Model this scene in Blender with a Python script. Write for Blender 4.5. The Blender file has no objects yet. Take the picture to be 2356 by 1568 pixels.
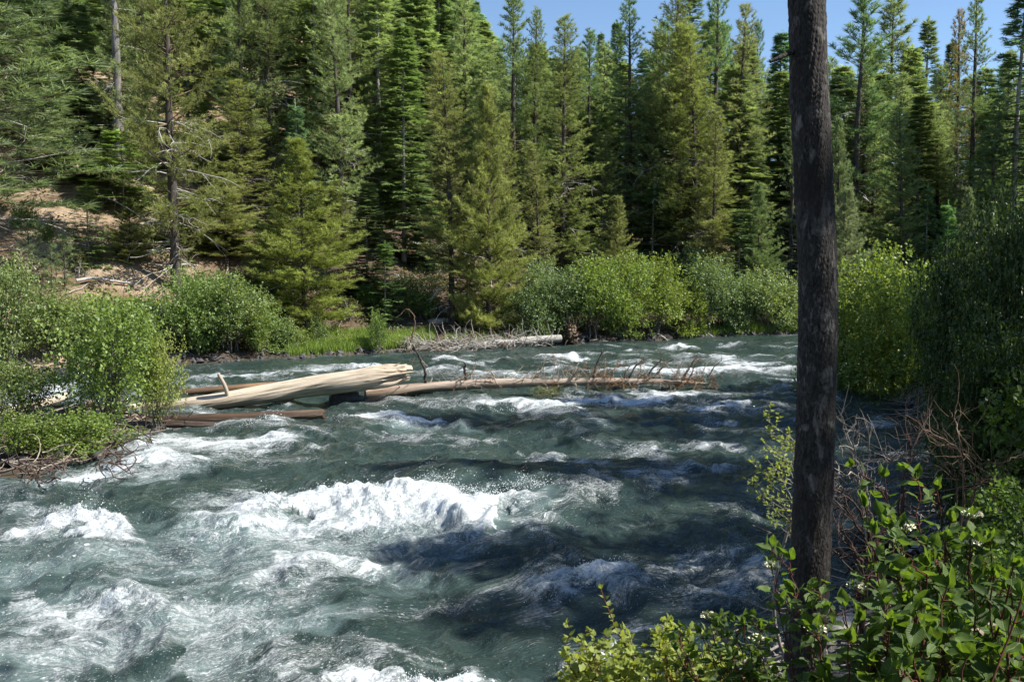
import bpy, math, random
import numpy as np
from mathutils import Vector, Matrix
R = math.radians
SC = bpy.context.scene
COL = SC.collection

# ------------------------------------------------------------------ camera
FPX = 2120.0; CX, CY = 1178.0, 784.0          # photograph measured at 2356 x 1568
PITCH = math.atan(184 / FPX); EYE = 4.0
cam_d = bpy.data.cameras.new('camera'); cam = bpy.data.objects.new('camera', cam_d)
COL.objects.link(cam); SC.camera = cam
cam_d.sensor_width = 36; cam_d.lens = 36 * FPX / 2356
cam_d.clip_start = 0.05; cam_d.clip_end = 3000
cam.location = (0, 0, EYE); cam.rotation_euler = (R(90) - PITCH, 0, 0)

# ------------------------------------------------------------------ sky and sun
SUN_AZ, SUN_EL = 98.0, 48.0                    # clockwise from the view direction (+Y)
w = bpy.data.worlds.new('World'); SC.world = w; w.use_nodes = True
nt = w.node_tree; nt.nodes.clear()
so = nt.nodes.new('ShaderNodeOutputWorld'); sb = nt.nodes.new('ShaderNodeBackground')
sk = nt.nodes.new('ShaderNodeTexSky'); sk.sky_type = 'NISHITA'; sk.sun_disc = False
sk.sun_elevation = R(SUN_EL); sk.sun_rotation = R(SUN_AZ); sk.altitude = 1800
sk.air_density = 1.15; sk.dust_density = 0.1; sk.ozone_density = 3.5
sb.inputs['Strength'].default_value = 0.09
nt.links.new(sk.outputs[0], sb.inputs[0]); nt.links.new(sb.outputs[0], so.inputs[0])
ld = bpy.data.lights.new('sun', 'SUN'); ld.energy = 5.0; ld.angle = R(0.55); ld.color = (1, .95, .87)
sun = bpy.data.objects.new('sun', ld); COL.objects.link(sun)
SUNV = Vector((math.sin(R(SUN_AZ)) * math.cos(R(SUN_EL)), math.cos(R(SUN_AZ)) * math.cos(R(SUN_EL)), math.sin(R(SUN_EL))))
sun.rotation_euler = SUNV.to_track_quat('Z', 'Y').to_euler(); sun.location = (30, 0, 40)
SC.view_settings.view_transform = 'Standard'; SC.view_settings.look = 'None'
SC.view_settings.exposure = 0.95; SC.view_settings.gamma = 1
SC.render.engine = 'CYCLES'
cy = SC.cycles
cy.max_bounces = 6; cy.diffuse_bounces = 3; cy.glossy_bounces = 2; cy.transmission_bounces = 3
cy.transparent_max_bounces = 4; cy.caustics_reflective = False; cy.caustics_refractive = False
cy.sample_clamp_indirect = 6
try:
    cy.use_denoising = True; cy.denoiser = 'OPENIMAGEDENOISE'
except Exception: pass

# ------------------------------------------------------------------ measuring: pixel (2356 wide) -> point
CT, ST = math.cos(PITCH), math.sin(PITCH)
def ray(px, py):
    u = (px - CX) / FPX; v = (CY - py) / FPX
    return np.array((u, CT + v * ST, -ST + v * CT))
def atY(px, py, Y):
    d = ray(px, py); return np.array((0, 0, EYE)) + d * (Y / d[1])
def atZ(px, py, z=0.0):
    d = ray(px, py); return np.array((0, 0, EYE)) + d * ((z - EYE) / d[2])

# ------------------------------------------------------------------ noise (numpy)
def _hash(ix, iy, seed):
    n = (ix.astype(np.int64) * 374761393 + iy.astype(np.int64) * 668265263 + seed * 974634777) & 0x7fffffff
    n = ((n ^ (n >> 13)) * 1274126177) & 0x7fffffff
    return (n ^ (n >> 16)) & 0xffff
def perlin(x, y, seed=0):
    x = np.asarray(x, float); y = np.asarray(y, float)
    ix = np.floor(x); iy = np.floor(y); fx = x - ix; fy = y - iy
    u = fx * fx * fx * (fx * (fx * 6 - 15) + 10); v = fy * fy * fy * (fy * (fy * 6 - 15) + 10)
    r = []
    for dy in (0, 1):
        for dx in (0, 1):
            a = _hash(ix + dx, iy + dy, seed) * (2 * np.pi / 65536)
            r.append(np.cos(a) * (fx - dx) + np.sin(a) * (fy - dy))
    return 1.5 * ((r[0] * (1 - u) + r[1] * u) * (1 - v) + (r[2] * (1 - u) + r[3] * u) * v)
def fbm(x, y, seed=0, oct=4):
    s = 0; a = 1; t = 0
    for i in range(oct):
        s = s + a * perlin(x * 2 ** i, y * 2 ** i, seed + i * 17); t += a; a *= .5
    return s / t
def sstep(a, b, x):
    t = np.clip((x - a) / (b - a), 0, 1); return t * t * (3 - 2 * t)

# ------------------------------------------------------------------ mesh helpers
class Geo:
    """collects pieces of ONE mesh; 'tint' is a per-vertex number from 0 to 1 for natural colour variety"""
    def __init__(s): s.v = []; s.l = []; s.n = []; s.t = []; s.c = 0; s.uv = []
    def add(s, v, f, t=.5, uv=None):
        v = np.asarray(v, float).reshape(-1, 3); f = np.asarray(f, np.int64)
        if len(v) == 0 or len(f) == 0: return
        s.v.append(v); s.l.append((f + s.c).ravel()); s.n.append(np.full(len(f), f.shape[1], np.int32))
        s.t.append(np.broadcast_to(np.asarray(t, float), (len(v),)).copy())
        s.uv.append(np.zeros((len(v), 2)) if uv is None else np.asarray(uv, float).reshape(-1, 2))
        s.c += len(v)
    def mesh(s, name, mat, smooth=False):
        me = bpy.data.meshes.new(name)
        if not s.v: return me
        v = np.concatenate(s.v); l = np.concatenate(s.l); n = np.concatenate(s.n)
        me.vertices.add(len(v)); me.vertices.foreach_set('co', v.astype(np.float32).ravel())
        me.loops.add(len(l)); me.loops.foreach_set('vertex_index', l.astype(np.int32))
        me.polygons.add(len(n)); st = np.concatenate(([0], np.cumsum(n)[:-1])).astype(np.int32)
        me.polygons.foreach_set('loop_start', st); me.polygons.foreach_set('loop_total', n)
        if smooth: me.polygons.foreach_set('use_smooth', np.ones(len(n), bool))
        a = me.attributes.new('tint', 'FLOAT', 'POINT'); a.data.foreach_set('value', np.concatenate(s.t).astype(np.float32))
        uv = np.concatenate(s.uv)
        a = me.attributes.new('luv', 'FLOAT_VECTOR', 'POINT')
        a.data.foreach_set('vector', np.c_[uv, np.zeros(len(uv))].astype(np.float32).ravel())
        me.update(); me.materials.append(mat); return me
    def obj(s, name, mat, parent=None, smooth=False):
        o = bpy.data.objects.new(name, s.mesh(name, mat, smooth)); COL.objects.link(o)
        if parent is not None: o.parent = parent
        return o
def tag(o, label, cat, group=None, kind=None):
    if label: o['label'] = label
    if cat: o['category'] = cat
    if group: o['group'] = group
    if kind: o['kind'] = kind
    return o
def empty(name, loc=(0, 0, 0), rz=0, label=None, cat=None, group=None):
    o = bpy.data.objects.new(name, None); COL.objects.link(o); o.empty_display_size = .3
    o.location = loc; o.rotation_euler = (0, 0, rz)
    tag(o, label, cat, group); return o
def copy_tree(o, parent=None):
    c = o.copy(); COL.objects.link(c)
    if parent is not None: c.parent = parent
    for ch in o.children: copy_tree(ch, c)
    return c
def norm(a): return a / np.maximum(np.linalg.norm(a, axis=-1, keepdims=True), 1e-9)
def frames(path):
    """tangent / side / up along a polyline"""
    t = norm(np.gradient(path, axis=0)); ref = np.array((0, 0, 1.)) if abs(t[0][2]) < .9 else np.array((1., 0, 0))
    a = []; n = np.cross(t[0], ref); n /= np.linalg.norm(n)
    for i in range(len(path)):
        n = n - t[i] * n.dot(t[i]); n /= max(np.linalg.norm(n), 1e-9); a.append(n.copy())
    a = np.array(a); return t, a, np.cross(t, a)
def tube(g, path, rad, sides=6, t=.5, rough=0, seed=0, cap=True):
    path = np.asarray(path, float); n = len(path); rad = np.broadcast_to(np.asarray(rad, float), (n,))
    _, a, b = frames(path); th = np.linspace(0, 2 * np.pi, sides, endpoint=False)
    rr = rad[:, None] * np.ones((1, sides))
    if rough:
        ln = np.r_[0, np.cumsum(np.linalg.norm(np.diff(path, axis=0), axis=1))]
        rr = rr * (1 + rough * perlin(np.cos(th)[None] * 2 + 50 + seed, ln[:, None] / max(rad.max(), .01) * .35 + np.sin(th)[None] * 2, seed))
    v = path[:, None] + rr[..., None] * (np.cos(th)[None, :, None] * a[:, None] + np.sin(th)[None, :, None] * b[:, None])
    i = np.arange(n - 1)[:, None] * sides; j = np.arange(sides)[None]; k = (j + 1) % sides
    f = np.stack([i + j, i + k, i + sides + k, i + sides + j], -1).reshape(-1, 4)
    ln = np.r_[0, np.cumsum(np.linalg.norm(np.diff(path, axis=0), axis=1))]
    uv = np.stack([np.broadcast_to(th[None] / 6.283, rr.shape), np.broadcast_to(ln[:, None], rr.shape)], -1)
    g.add(v.reshape(-1, 3), f, t, uv.reshape(-1, 2))
    if cap and sides >= 3:
        for e, s_ in ((0, -1), (n - 1, 1)):
            c = path[e]; ring = v[e]; vv = np.vstack([ring, c]); ff = np.array([[q, (q + 1) % sides, sides] for q in range(sides)])
            if s_ < 0: ff = ff[:, ::-1]
            g.add(vv, ff, t)
def scatter(g, tv, tf, pos, yd, zd, scale, t, tuv=None):
    """copies of a small template (x across, y along, z normal) as faces of one mesh"""
    pos = np.asarray(pos, float); n = len(pos)
    if n == 0: return
    y = norm(np.asarray(yd, float)); x = norm(np.cross(y, np.asarray(zd, float))); z = np.cross(x, y)
    s = np.broadcast_to(np.asarray(scale, float), (n,))[:, None, None]
    v = pos[:, None] + s * (tv[None, :, :1] * x[:, None] + tv[None, :, 1:2] * y[:, None] + tv[None, :, 2:] * z[:, None])
    k = len(tv); f = (np.arange(n)[:, None, None] * k + tf[None]).reshape(-1, tf.shape[1])
    tt = np.repeat(np.broadcast_to(np.asarray(t, float), (n,)), k)
    g.add(v.reshape(-1, 3), f, tt, None if tuv is None else np.tile(tuv, (n, 1)))
def rdir(rng, n):
    return norm(rng.normal(size=(n, 3)))
def bez(p0, p1, p2, p3, n):
    t = np.linspace(0, 1, n)[:, None]
    return (1 - t) ** 3 * p0 + 3 * (1 - t) ** 2 * t * p1 + 3 * (1 - t) * t * t * p2 + t ** 3 * p3
def smoothpath(pts, n):
    """Catmull-Rom through the points"""
    p = np.asarray(pts, float); p = np.vstack([2 * p[0] - p[1], p, 2 * p[-1] - p[-2]]); m = len(p) - 3
    tt = np.linspace(0, m - 1e-6, n); i = tt.astype(int); u = (tt - i)[:, None]
    a, b, c, d = p[i], p[i + 1], p[i + 2], p[i + 3]
    return .5 * (2 * b + (c - a) * u + (2 * a - 5 * b + 4 * c - d) * u * u + (3 * b - a - 3 * c + d) * u ** 3)

# ------------------------------------------------------------------ node helpers
class NT:
    def __init__(s, name):
        s.m = bpy.data.materials.new(name); s.m.use_nodes = True; s.t = s.m.node_tree; s.t.nodes.clear()
        s.out = s.t.nodes.new('ShaderNodeOutputMaterial')
    def n(s, kind, **kw):
        nd = s.t.nodes.new('ShaderNode' + kind); ins = kw.pop('ins', {})
        for k, v in kw.items(): setattr(nd, k, v)
        for k, v in ins.items():
            if isinstance(v, bpy.types.NodeSocket): s.t.links.new(v, nd.inputs[k])
            else: nd.inputs[k].default_value = v
        return nd
    def attr(s, name, out='Fac'): return s.n('Attribute', attribute_name=name).outputs[out]
    def math(s, op, a, b=0.0, c=None, clamp=False):
        nd = s.n('Math', operation=op, use_clamp=clamp); 
        for i, q in enumerate((a, b, c)):
            if q is None: continue
            if isinstance(q, bpy.types.NodeSocket): s.t.links.new(q, nd.inputs[i])
            else: nd.inputs[i].default_value = q
        return nd.outputs[0]
    def noise(s, vec, scale, detail=4, rough=.55, dist=0.0):
        nd = s.n('TexNoise', ins={'Scale': scale, 'Detail': detail, 'Roughness': rough, 'Distortion': dist})
        if vec is not None: s.t.links.new(vec, nd.inputs['Vector'])
        return nd.outputs['Fac']
    def mapr(s, v, a, b, c=0.0, d=1.0, smooth=False):
        nd = s.n('MapRange', ins={'Value': v, 'From Min': a, 'From Max': b, 'To Min': c, 'To Max': d})
        if smooth: nd.interpolation_type = 'SMOOTHSTEP'
        return nd.outputs[0]
    def mix(s, f, a, b, mode='MIX'):
        nd = s.n('Mix', data_type='RGBA', blend_type=mode)
        for i, q in ((0, f), (6, a), (7, b)):
            if isinstance(q, bpy.types.NodeSocket): s.t.links.new(q, nd.inputs[i])
            else: nd.inputs[i].default_value = q if i == 0 else (*q, 1)[:4]
        return nd.outputs[2]
    def obj(s): return s.n('TexCoord').outputs['Object']
    def scalev(s, vec, sc):
        return s.n('Mapping', ins={'Vector': vec, 'Scale': sc}).outputs[0]
    def bump(s, h, strength=.5, dist=.02, normal=None):
        nd = s.n('Bump', ins={'Height': h, 'Strength': strength, 'Distance': dist})
        if normal is not None: s.t.links.new(normal, nd.inputs['Normal'])
        return nd.outputs[0]
    def bsdf(s, col, rough=.7, normal=None, spec=.3, **kw):
        nd = s.n('BsdfPrincipled', ins={'Roughness': rough, 'Specular IOR Level': spec, **kw})
        if isinstance(col, bpy.types.NodeSocket): s.t.links.new(col, nd.inputs['Base Color'])
        else: nd.inputs['Base Color'].default_value = (*col, 1)
        if normal is not None: s.t.links.new(normal, nd.inputs['Normal'])
        return nd.outputs[0]
    def done(s, sh): s.t.links.new(sh, s.out.inputs['Surface']); return s.m
# ------------------------------------------------------------------ materials
FOAMV = 1
def leaf_mat(name, dark, light, trans=.35, rough=.5, spec=.35, objcol=False, veins=False, tcol=None):
    m = NT(name); t = m.attr('tint')
    c = m.mix(t, dark, light)
    if objcol:
        oc = m.n('ObjectInfo').outputs['Color']; c = m.mix(1.0, c, oc, 'MULTIPLY')
    nrm = None
    if veins:
        uv = m.attr('luv', 'Vector'); sx = m.n('SeparateXYZ', ins={0: uv})
        ax = m.math('ABSOLUTE', sx.outputs[0])
        ph = m.math('MULTIPLY', m.math('SUBTRACT', sx.outputs[1], m.math('MULTIPLY', ax, .55)), 44.0)
        v = m.math('POWER', m.math('ABSOLUTE', m.math('COSINE', ph)), 10.0)
        mid = m.mapr(ax, 0.0, .035, 1.0, 0.0)
        vv = m.math('MAXIMUM', m.math('MULTIPLY', v, .45), mid, clamp=True)
        c = m.mix(m.math('MULTIPLY', vv, .45), c, tuple(min(1, q * 2.2 + .02) for q in light))
        nrm = m.bump(m.math('SUBTRACT', 1.0, vv), .5, .002)
    a = m.bsdf(c, rough, nrm, spec)
    tr = m.n('BsdfTranslucent'); 
    tc = m.mix(1.0, c, tcol or (1.5, 1.45, .55), 'MULTIPLY'); m.t.links.new(tc, tr.inputs[0])
    mx = m.n('MixShader', ins={0: trans}); m.t.links.new(a, mx.inputs[1]); m.t.links.new(tr.outputs[0], mx.inputs[2])
    return m.done(mx.outputs[0])
def bark_mat(name, a, b, sc=(9, 9, 2.2), bump=.6, objcol=False, spec=.15):
    m = NT(name); o = m.obj()
    n1 = m.noise(m.scalev(o, sc), 1.0, 6, .65, .6); n2 = m.noise(o, 1.3, 3)
    c = m.mix(m.mapr(n1, .35, .65), a, b); c = m.mix(m.mapr(n2, .3, .7, 0, .5), c, tuple(q * .55 for q in a))
    if objcol: c = m.mix(1.0, c, m.n('ObjectInfo').outputs['Color'], 'MULTIPLY')
    return m.done(m.bsdf(c, .85, m.bump(n1, bump, .03), spec))
M = {}
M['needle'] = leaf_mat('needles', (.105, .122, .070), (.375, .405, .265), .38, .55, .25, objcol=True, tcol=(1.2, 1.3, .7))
M['dead_needle'] = leaf_mat('dead_needles', (.14, .06, .025), (.32, .16, .07), .25, .7, .1)
M['bark_dark'] = bark_mat('dark_bark', (.045, .038, .032), (.13, .115, .10))
M['bark_grey'] = bark_mat('grey_bark', (.22, .205, .19), (.56, .53, .49))
M['bark_mid'] = bark_mat('mid_grey_bark', (.09, .082, .075), (.31, .29, .27))
M['bark_brown'] = bark_mat('brown_bark', (.09, .06, .04), (.24, .18, .13))
M['dead_wood'] = bark_mat('dead_grey_wood', (.30, .28, .25), (.62, .59, .54), (14, 14, 3), .3)
M['drift'] = bark_mat('driftwood', (.17, .13, .095), (.50, .43, .34), (16, 16, 3), .3)
M['shrub'] = leaf_mat('shrub_leaves', (.10, .14, .055), (.29, .345, .16), .38, .45, .4, objcol=True)
M['shrub_stem'] = bark_mat('shrub_stems', (.10, .085, .07), (.27, .25, .22))
M['willow'] = leaf_mat('willow_leaves', (.028, .052, .015), (.08, .13, .035), .35, .38, .5)
M['dogwood'] = leaf_mat('dogwood_leaves', (.024, .050, .014), (.10, .16, .036), .42, .5, .28, veins=True, tcol=(1.7, 1.7, .45))
M['ninebark'] = leaf_mat('ninebark_leaves', (.13, .18, .045), (.32, .38, .10), .45, .45, .4, veins=True, tcol=(1.6, 1.5, .5))
M['red_stem'] = bark_mat('red_stems', (.07, .03, .022), (.17, .07, .05), (30, 30, 8), .1)
M['twig'] = bark_mat('bare_twigs', (.16, .14, .125), (.42, .38, .34), (30, 30, 8), .1)
M['dark_twig'] = bark_mat('dark_twigs', (.05, .035, .03), (.13, .09, .075), (30, 30, 8), .1)
M['grass'] = leaf_mat('grass_blades', (.14, .21, .05), (.31, .42, .11), .4, .5, .3)
M['under'] = leaf_mat('undergrowth_leaves', (.06, .075, .03), (.17, .17, .075), .3, .6, .2)
M['flower'] = NT('flower'); M['flower'] = M['flower'].done(M['flower'].bsdf((.72, .70, .52), .6))

def rock_mat(name, a, b, dark):
    m = NT(name); o = m.obj(); n1 = m.noise(o, 2.2, 8, .65); n2 = m.noise(o, 14, 5, .6)
    c = m.mix(m.mapr(n1, .35, .65), a, b); c = m.mix(m.mapr(n2, .55, .7, 0, .7), c, dark)
    return m.done(m.bsdf(c, .75, m.bump(m.math('ADD', n1, m.math('MULTIPLY', n2, .3)), .6, .05), .3))
M['rock'] = rock_mat('granite', (.30, .28, .25), (.46, .43, .39), (.16, .14, .12))
M['rock_dark'] = rock_mat('wet_rock', (.035, .033, .035), (.09, .085, .085), (.16, .15, .15))

# bleached log: weathered wood with long cracks, knots and patches of old bark
def log_mat(name, a, b, crack, barkc, bark_lo, bark_hi, wet=False):
    m = NT(name); uv = m.attr('luv', 'Vector'); sx = m.n('SeparateXYZ', ins={0: uv})
    o = m.obj()
    ax = m.n('CombineXYZ', ins={0: m.math('MULTIPLY', m.math('COSINE', m.math('MULTIPLY', sx.outputs[0], 6.2832)), .7),
                               1: m.math('MULTIPLY', m.math('SINE', m.math('MULTIPLY', sx.outputs[0], 6.2832)), .7),
                               2: sx.outputs[1]}).outputs[0]
    grain = m.noise(m.scalev(ax, (14, 14, .7)), 1.0, 6, .6, .3)
    cr = m.noise(m.scalev(ax, (7, 7, .28)), 1.0, 3, .5, .4)
    big = m.noise(m.scalev(ax, (2, 2, .6)), 1.0, 4, .6)
    c = m.mix(m.mapr(grain, .3, .7), a, b)
    ck = m.mapr(m.math('ABSOLUTE', m.math('SUBTRACT', cr, .5)), 0.0, .022, 1.0, 0.0); stain = m.noise(m.scalev(ax, (1.3, 1.3, .5)), 1.0, 5, .65, .5)
    c = m.mix(m.mapr(stain, .5, .72, 0, .6), c, tuple(q * .5 for q in a)); c = m.mix(m.math('MULTIPLY', ck, .65), c, crack)
    bk = m.mapr(m.math('ADD', big, m.math('MULTIPLY', m.attr('tint'), .5)), bark_lo, bark_hi, 0, 1)
    bc = m.mix(m.noise(m.scalev(ax, (9, 9, 3)), 1.0, 5, .7), tuple(q * .4 for q in barkc), tuple(min(1, q * 1.7) for q in barkc))
    c = m.mix(bk, c, bc)
    pz = m.n('SeparateXYZ', ins={0: m.n('NewGeometry').outputs['Position']}); wetz = m.mapr(m.math('ADD', pz.outputs[2], m.math('MULTIPLY', big, .25)), .16, .36, .8, 0)
    c = m.mix(wetz, c, tuple(q * .33 for q in a))
    h = m.math('SUBTRACT', m.math('MULTIPLY', grain, .5), ck); h = m.math('ADD', h, m.math('MULTIPLY', bk, grain))
    return m.done(m.bsdf(c, .35 if wet else .75, m.bump(h, .5, .02), .5 if wet else .2))
M['log_pale'] = log_mat('bleached_wood', (.42, .34, .25), (.64, .56, .44), (.16, .11, .07), (.25, .15, .09), .78, .88)
M['log_brown'] = log_mat('brown_log', (.26, .15, .075), (.42, .27, .15), (.06, .035, .02), (.14, .09, .06), .55, .7)
M['log_wet'] = log_mat('wet_log', (.13, .075, .04), (.26, .16, .09), (.03, .02, .012), (.07, .045, .03), .55, .7, True)
M['log_pine'] = log_mat('fallen_pine_bark', (.30, .22, .16), (.50, .44, .37), (.10, .06, .04), (.20, .12, .08), .70, .86)

# foreground bark
m = NT('flaky_bark'); uv = m.attr('luv', 'Vector'); sx = m.n('SeparateXYZ', ins={0: uv}); o = m.obj()
n1 = m.noise(m.scalev(o, (1, 1, .38)), 42, 7, .68, 1.2); n2 = m.noise(m.scalev(o, (1, 1, .45)), 13, 5, .6, .5); n3 = m.noise(o, 2.5, 4)
vor = m.n('TexVoronoi', feature='DISTANCE_TO_EDGE', ins={'Vector': m.scalev(o, (38, 38, 15)), 'Scale': 1.0}).outputs['Distance']
c = m.mix(m.mapr(n1, .38, .62), (.016, .0145, .014), (.078, .072, .067))
c = m.mix(m.mapr(n2, .55, .66, 0, .75), c, (.26, .24, .225)); c = m.mix(m.mapr(n3, .45, .7, 0, .85), c, (.03, .026, .024))
c = m.mix(m.mapr(vor, 0, .10, .35, 0), c, (.025, .02, .018))
h = m.math('ADD', m.math('MULTIPLY', n1, .6), m.math('ADD', n2, m.mapr(vor, 0, .2, 0, .5)))
M['bark_near'] = m.done(m.bsdf(c, .85, m.bump(h, .7, .006), .2))

# ground: dry sandy duff, darker forest litter under trees, wet gravel at the water
m = NT('forest_ground'); o = m.obj(); sz = m.n('SeparateXYZ', ins={0: o})
n1 = m.noise(o, .35, 6, .6); n2 = m.noise(o, 3.5, 8, .7); n3 = m.noise(o, 22, 4, .7)
c = m.mix(m.mapr(n2, .3, .7), (.25, .17, .105), (.46, .36, .25))
c = m.mix(m.mapr(m.math('ADD', m.math('MULTIPLY', n1, .7), m.math('MULTIPLY', n3, .3)), .48, .60), c, (.13, .085, .05))
t = m.attr('tint'); c = m.mix(t, c, m.mix(m.mapr(n2, .35, .6), (.04, .029, .02), (.13, .09, .06)))
c = m.mix(m.mapr(n3, .62, .7, 0, .8), c, (.42, .37, .30))
wet = m.mapr(m.math('ADD', sz.outputs[2], m.math('MULTIPLY', n2, .15)), .12, .35, 1, 0)
c = m.mix(wet, c, m.mix(n3, (.03, .025, .018), (.10, .075, .05)))
M['ground'] = m.done(m.bsdf(c, m.mapr(wet, 0, 1, .95, .4), m.bump(m.math('ADD', n2, m.math('MULTIPLY', n3, .4)), .8, .12), .25))

# river water: dark teal body, milky where air is beaten in, white where it breaks and in painted glint flecks
m = NT('river_water'); f = m.attr('foam'); ae = m.attr('aer'); fv = m.attr('fuv', 'Vector'); o = m.obj()
soft = m.noise(m.scalev(fv, (.38, 1.5, 1)), 1.0, 6, .62, .3)
lace = m.noise(m.scalev(fv, (1.0, 3.6, 1)), 1.0, 8, .70, .5)
lace2 = m.noise(m.scalev(fv, (3.6, 10, 1)), 1.0, 6, .72, .4); lace3 = m.noise(m.scalev(o, (22, 22, 22)), 1.0, 4, .65, .2)
mixn = m.math('ADD', m.math('MULTIPLY', lace, .48), m.math('ADD', m.math('MULTIPLY', lace2, .36), m.math('MULTIPLY', lace3, .16)))
fil = m.math('SUBTRACT', 1.0, m.math('ABSOLUTE', m.math('SUBTRACT', m.math('MULTIPLY', lace2, 4.0), 2.0)), clamp=True)
core = m.mapr(m.math('ADD', f, m.math('MULTIPLY', m.math('SUBTRACT', mixn, .5), 3.7)), .35, 1.22, 0, .97, True)
fa = m.noise(m.scalev(fv, (1.1, 3.2, 1)), 1.0, 6, .6, .5); fb = m.noise(m.scalev(fv, (3.4, 7.5, 1)), 1.0, 6, .62, .4)
fl1 = m.mapr(m.math('ABSOLUTE', m.math('SUBTRACT', fa, .5)), .0, .035, 1, 0); fl2 = m.mapr(m.math('ABSOLUTE', m.math('SUBTRACT', fb, .5)), .0, .055, 1, 0)
fls = m.math('MULTIPLY', m.math('ADD', m.math('MULTIPLY', fl1, .55), m.math('MULTIPLY', fl2, .55), clamp=True), m.mapr(m.math('ADD', f, m.math('MULTIPLY', m.math('SUBTRACT', soft, .5), 1.1)), .10, .55, 0, .9))
fls = m.math('MULTIPLY', fls, m.mapr(lace3, .38, .58, .25, 1))
ff = m.math('MAXIMUM', core, fls)
lace4 = m.noise(m.scalev(fv, (20, 42, 1)), 1.0, 4, .6, .3); glint_spk = m.mapr(m.math('ADD', lace4, m.math('MULTIPLY', f, .07)), .630, .665, 0, .9); ff = m.math('MAXIMUM', ff, m.math('MULTIPLY', glint_spk, m.mapr(m.math('ADD', f, m.math('MULTIPLY', soft, .4)), .12, .40)))  # fine white flecks: foam specks that also stand in for sun glints
aa = m.math('MULTIPLY', m.mapr(m.math('ADD', ae, m.math('MULTIPLY', m.math('SUBTRACT', soft, .5), 1.6)), .32, 1.15, 0, 1, True), .66)
deep = m.mix(m.mapr(soft, .3, .7), (.018, .036, .034), (.038, .058, .047))
c = m.mix(aa, deep, (.185, .262, .265)); c = m.mix(ff, c, m.mix(m.mapr(lace3, .35, .62), (.50, .57, .59), (.80, .83, .85)))
rip = m.noise(m.scalev(fv, (2.6, 4.2, 1)), 1.0, 5, .62, .3); rip2 = m.noise(m.scalev(fv, (11, 15, 1)), 1.0, 5, .7, .4)
h = m.math('ADD', m.math('MULTIPLY', rip, .9), m.math('MULTIPLY', rip2, .42))
h = m.math('ADD', h, m.math('MULTIPLY', m.math('MULTIPLY', ff, lace2), .5))
nb = m.bump(h, .9, .12)
sh = m.n('BsdfPrincipled', ins={'IOR': 1.333, 'Specular IOR Level': .5, 'Normal': nb, 'Base Color': c,
                                'Roughness': m.mapr(ff, 0, 1, .06, .60)})
M['water'] = m.done(sh.outputs[0])
m = NT('spray_drops'); M['spray'] = m.done(m.bsdf((.82, .86, .88), .3, None, .6))
# ------------------------------------------------------------------ the land
FX = np.array([-120, -80, -40, -17.5, -12.8, -9.4, -5.4, 3.4, 9.5, 15.2, 25, 40, 80, 130.])
FY = np.array([-5, 8, 22, 31.4, 35.6, 37.2, 40.6, 44.8, 48.2, 50.2, 53.5, 60, 78, 100.])
NX = np.array([-120, -60, -30, -8, -2, 1, 2.6, 4.6, 6.5, 9.5, 10.4, 11.2, 12.5, 15, 25, 45, 80, 130.])
NY = np.array([-45, -25, -8, 2.5, 5.5, 7.4, 8.7, 11.0, 13.8, 19.4, 23, 26.5, 31, 35, 40.5, 48, 66, 90.])
def yfar(x): return np.interp(x, FX, FY)
def ynear(x): return np.interp(x, NX, NY)
BARC = np.array((-14.5, 17.8)); BARD = np.array((.86, .51))
def land(x, y):
    x = np.asarray(x, float); y = np.asarray(y, float)
    df = (y - yfar(x)) * .87; dn = (ynear(x) - y) * .75
    s = np.interp(x, [-60, -30, -14, -6, 3, 12, 25, 60], [.62, .62, .52, .40, .36, .30, .27, .25])
    n = fbm(x * .13, y * .13, 3, 4); n2 = fbm(x * .6, y * .6, 9, 3)
    base = -1.0
    d1 = np.maximum(df, 0)
    hf = .30 * sstep(0, .8, d1) + s * np.where(d1 < 30, np.maximum(d1 - 1.5, 0), 28.5 + (d1 - 30) * .62) * 1.0
    hf = np.where(d1 > 75, hf - (d1 - 75) * s * .45, hf) + (n * 1.1 * sstep(2, 14, d1) + n2 * .22 * sstep(.5, 4, d1))
    d2 = np.maximum(dn, 0)
    hn = .25 * sstep(0, .6, d2) + 2.1 * sstep(.6, 4.8, d2) + .05 * np.maximum(d2 - 5, 0) + n2 * .12 * sstep(.5, 3, d2)
    z = np.where(df > 0, hf, np.where(dn > 0, hn, base + 1.0 * np.exp(-np.minimum(-np.minimum(df, 0), -np.minimum(dn, 0)) / .8)))
    rx = x - BARC[0]; ry = y - BARC[1]; al = rx * BARD[0] + ry * BARD[1]; ac = -rx * BARD[1] + ry * BARD[0]
    q = (al / 7) ** 2 + (ac / 3.2) ** 2 + .35 * n2
    bar = .55 * (1 - q) + .10 * n2
    return np.where((df < 0) & (dn < 0), np.maximum(z, bar), z)
def onland(px, py, lo=30, hi=140):
    """where the sight line through a pixel meets the far slope"""
    for Y in np.arange(lo, hi, .25):
        p = atY(px, py, Y)
        if p[2] <= float(land(p[0], p[1])): return p
    return atY(px, py, hi)
xs = np.r_[np.arange(-420, -70, 14), np.arange(-70, -30, 1.5), np.arange(-30, 40, .34), np.arange(40, 90, 1.5), np.arange(90, 440, 14)]
ys = np.r_[np.arange(-80, -10, 4), np.arange(-10, 66, .34), np.arange(66, 110, 1.2), np.arange(110, 600, 14)]
X, Y = np.meshgrid(xs, ys); Z = land(X, Y) + .035 * perlin(X * 2.3, Y * 2.3, 5) * (land(X, Y) > .1)
g = Geo(); ny, nx = X.shape; i = np.arange(ny - 1)[:, None] * nx + np.arange(nx - 1)[None]
F = np.stack([i, i + 1, i + nx + 1, i + nx], -1).reshape(-1, 4)
litter = np.clip(sstep(-16.5, -12.5, X) * 1.05 + .35 * fbm(X * .2, Y * .2, 21, 3), 0, 1)
g.add(np.stack([X, Y, Z], -1).reshape(-1, 3), F, litter.ravel())
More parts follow.
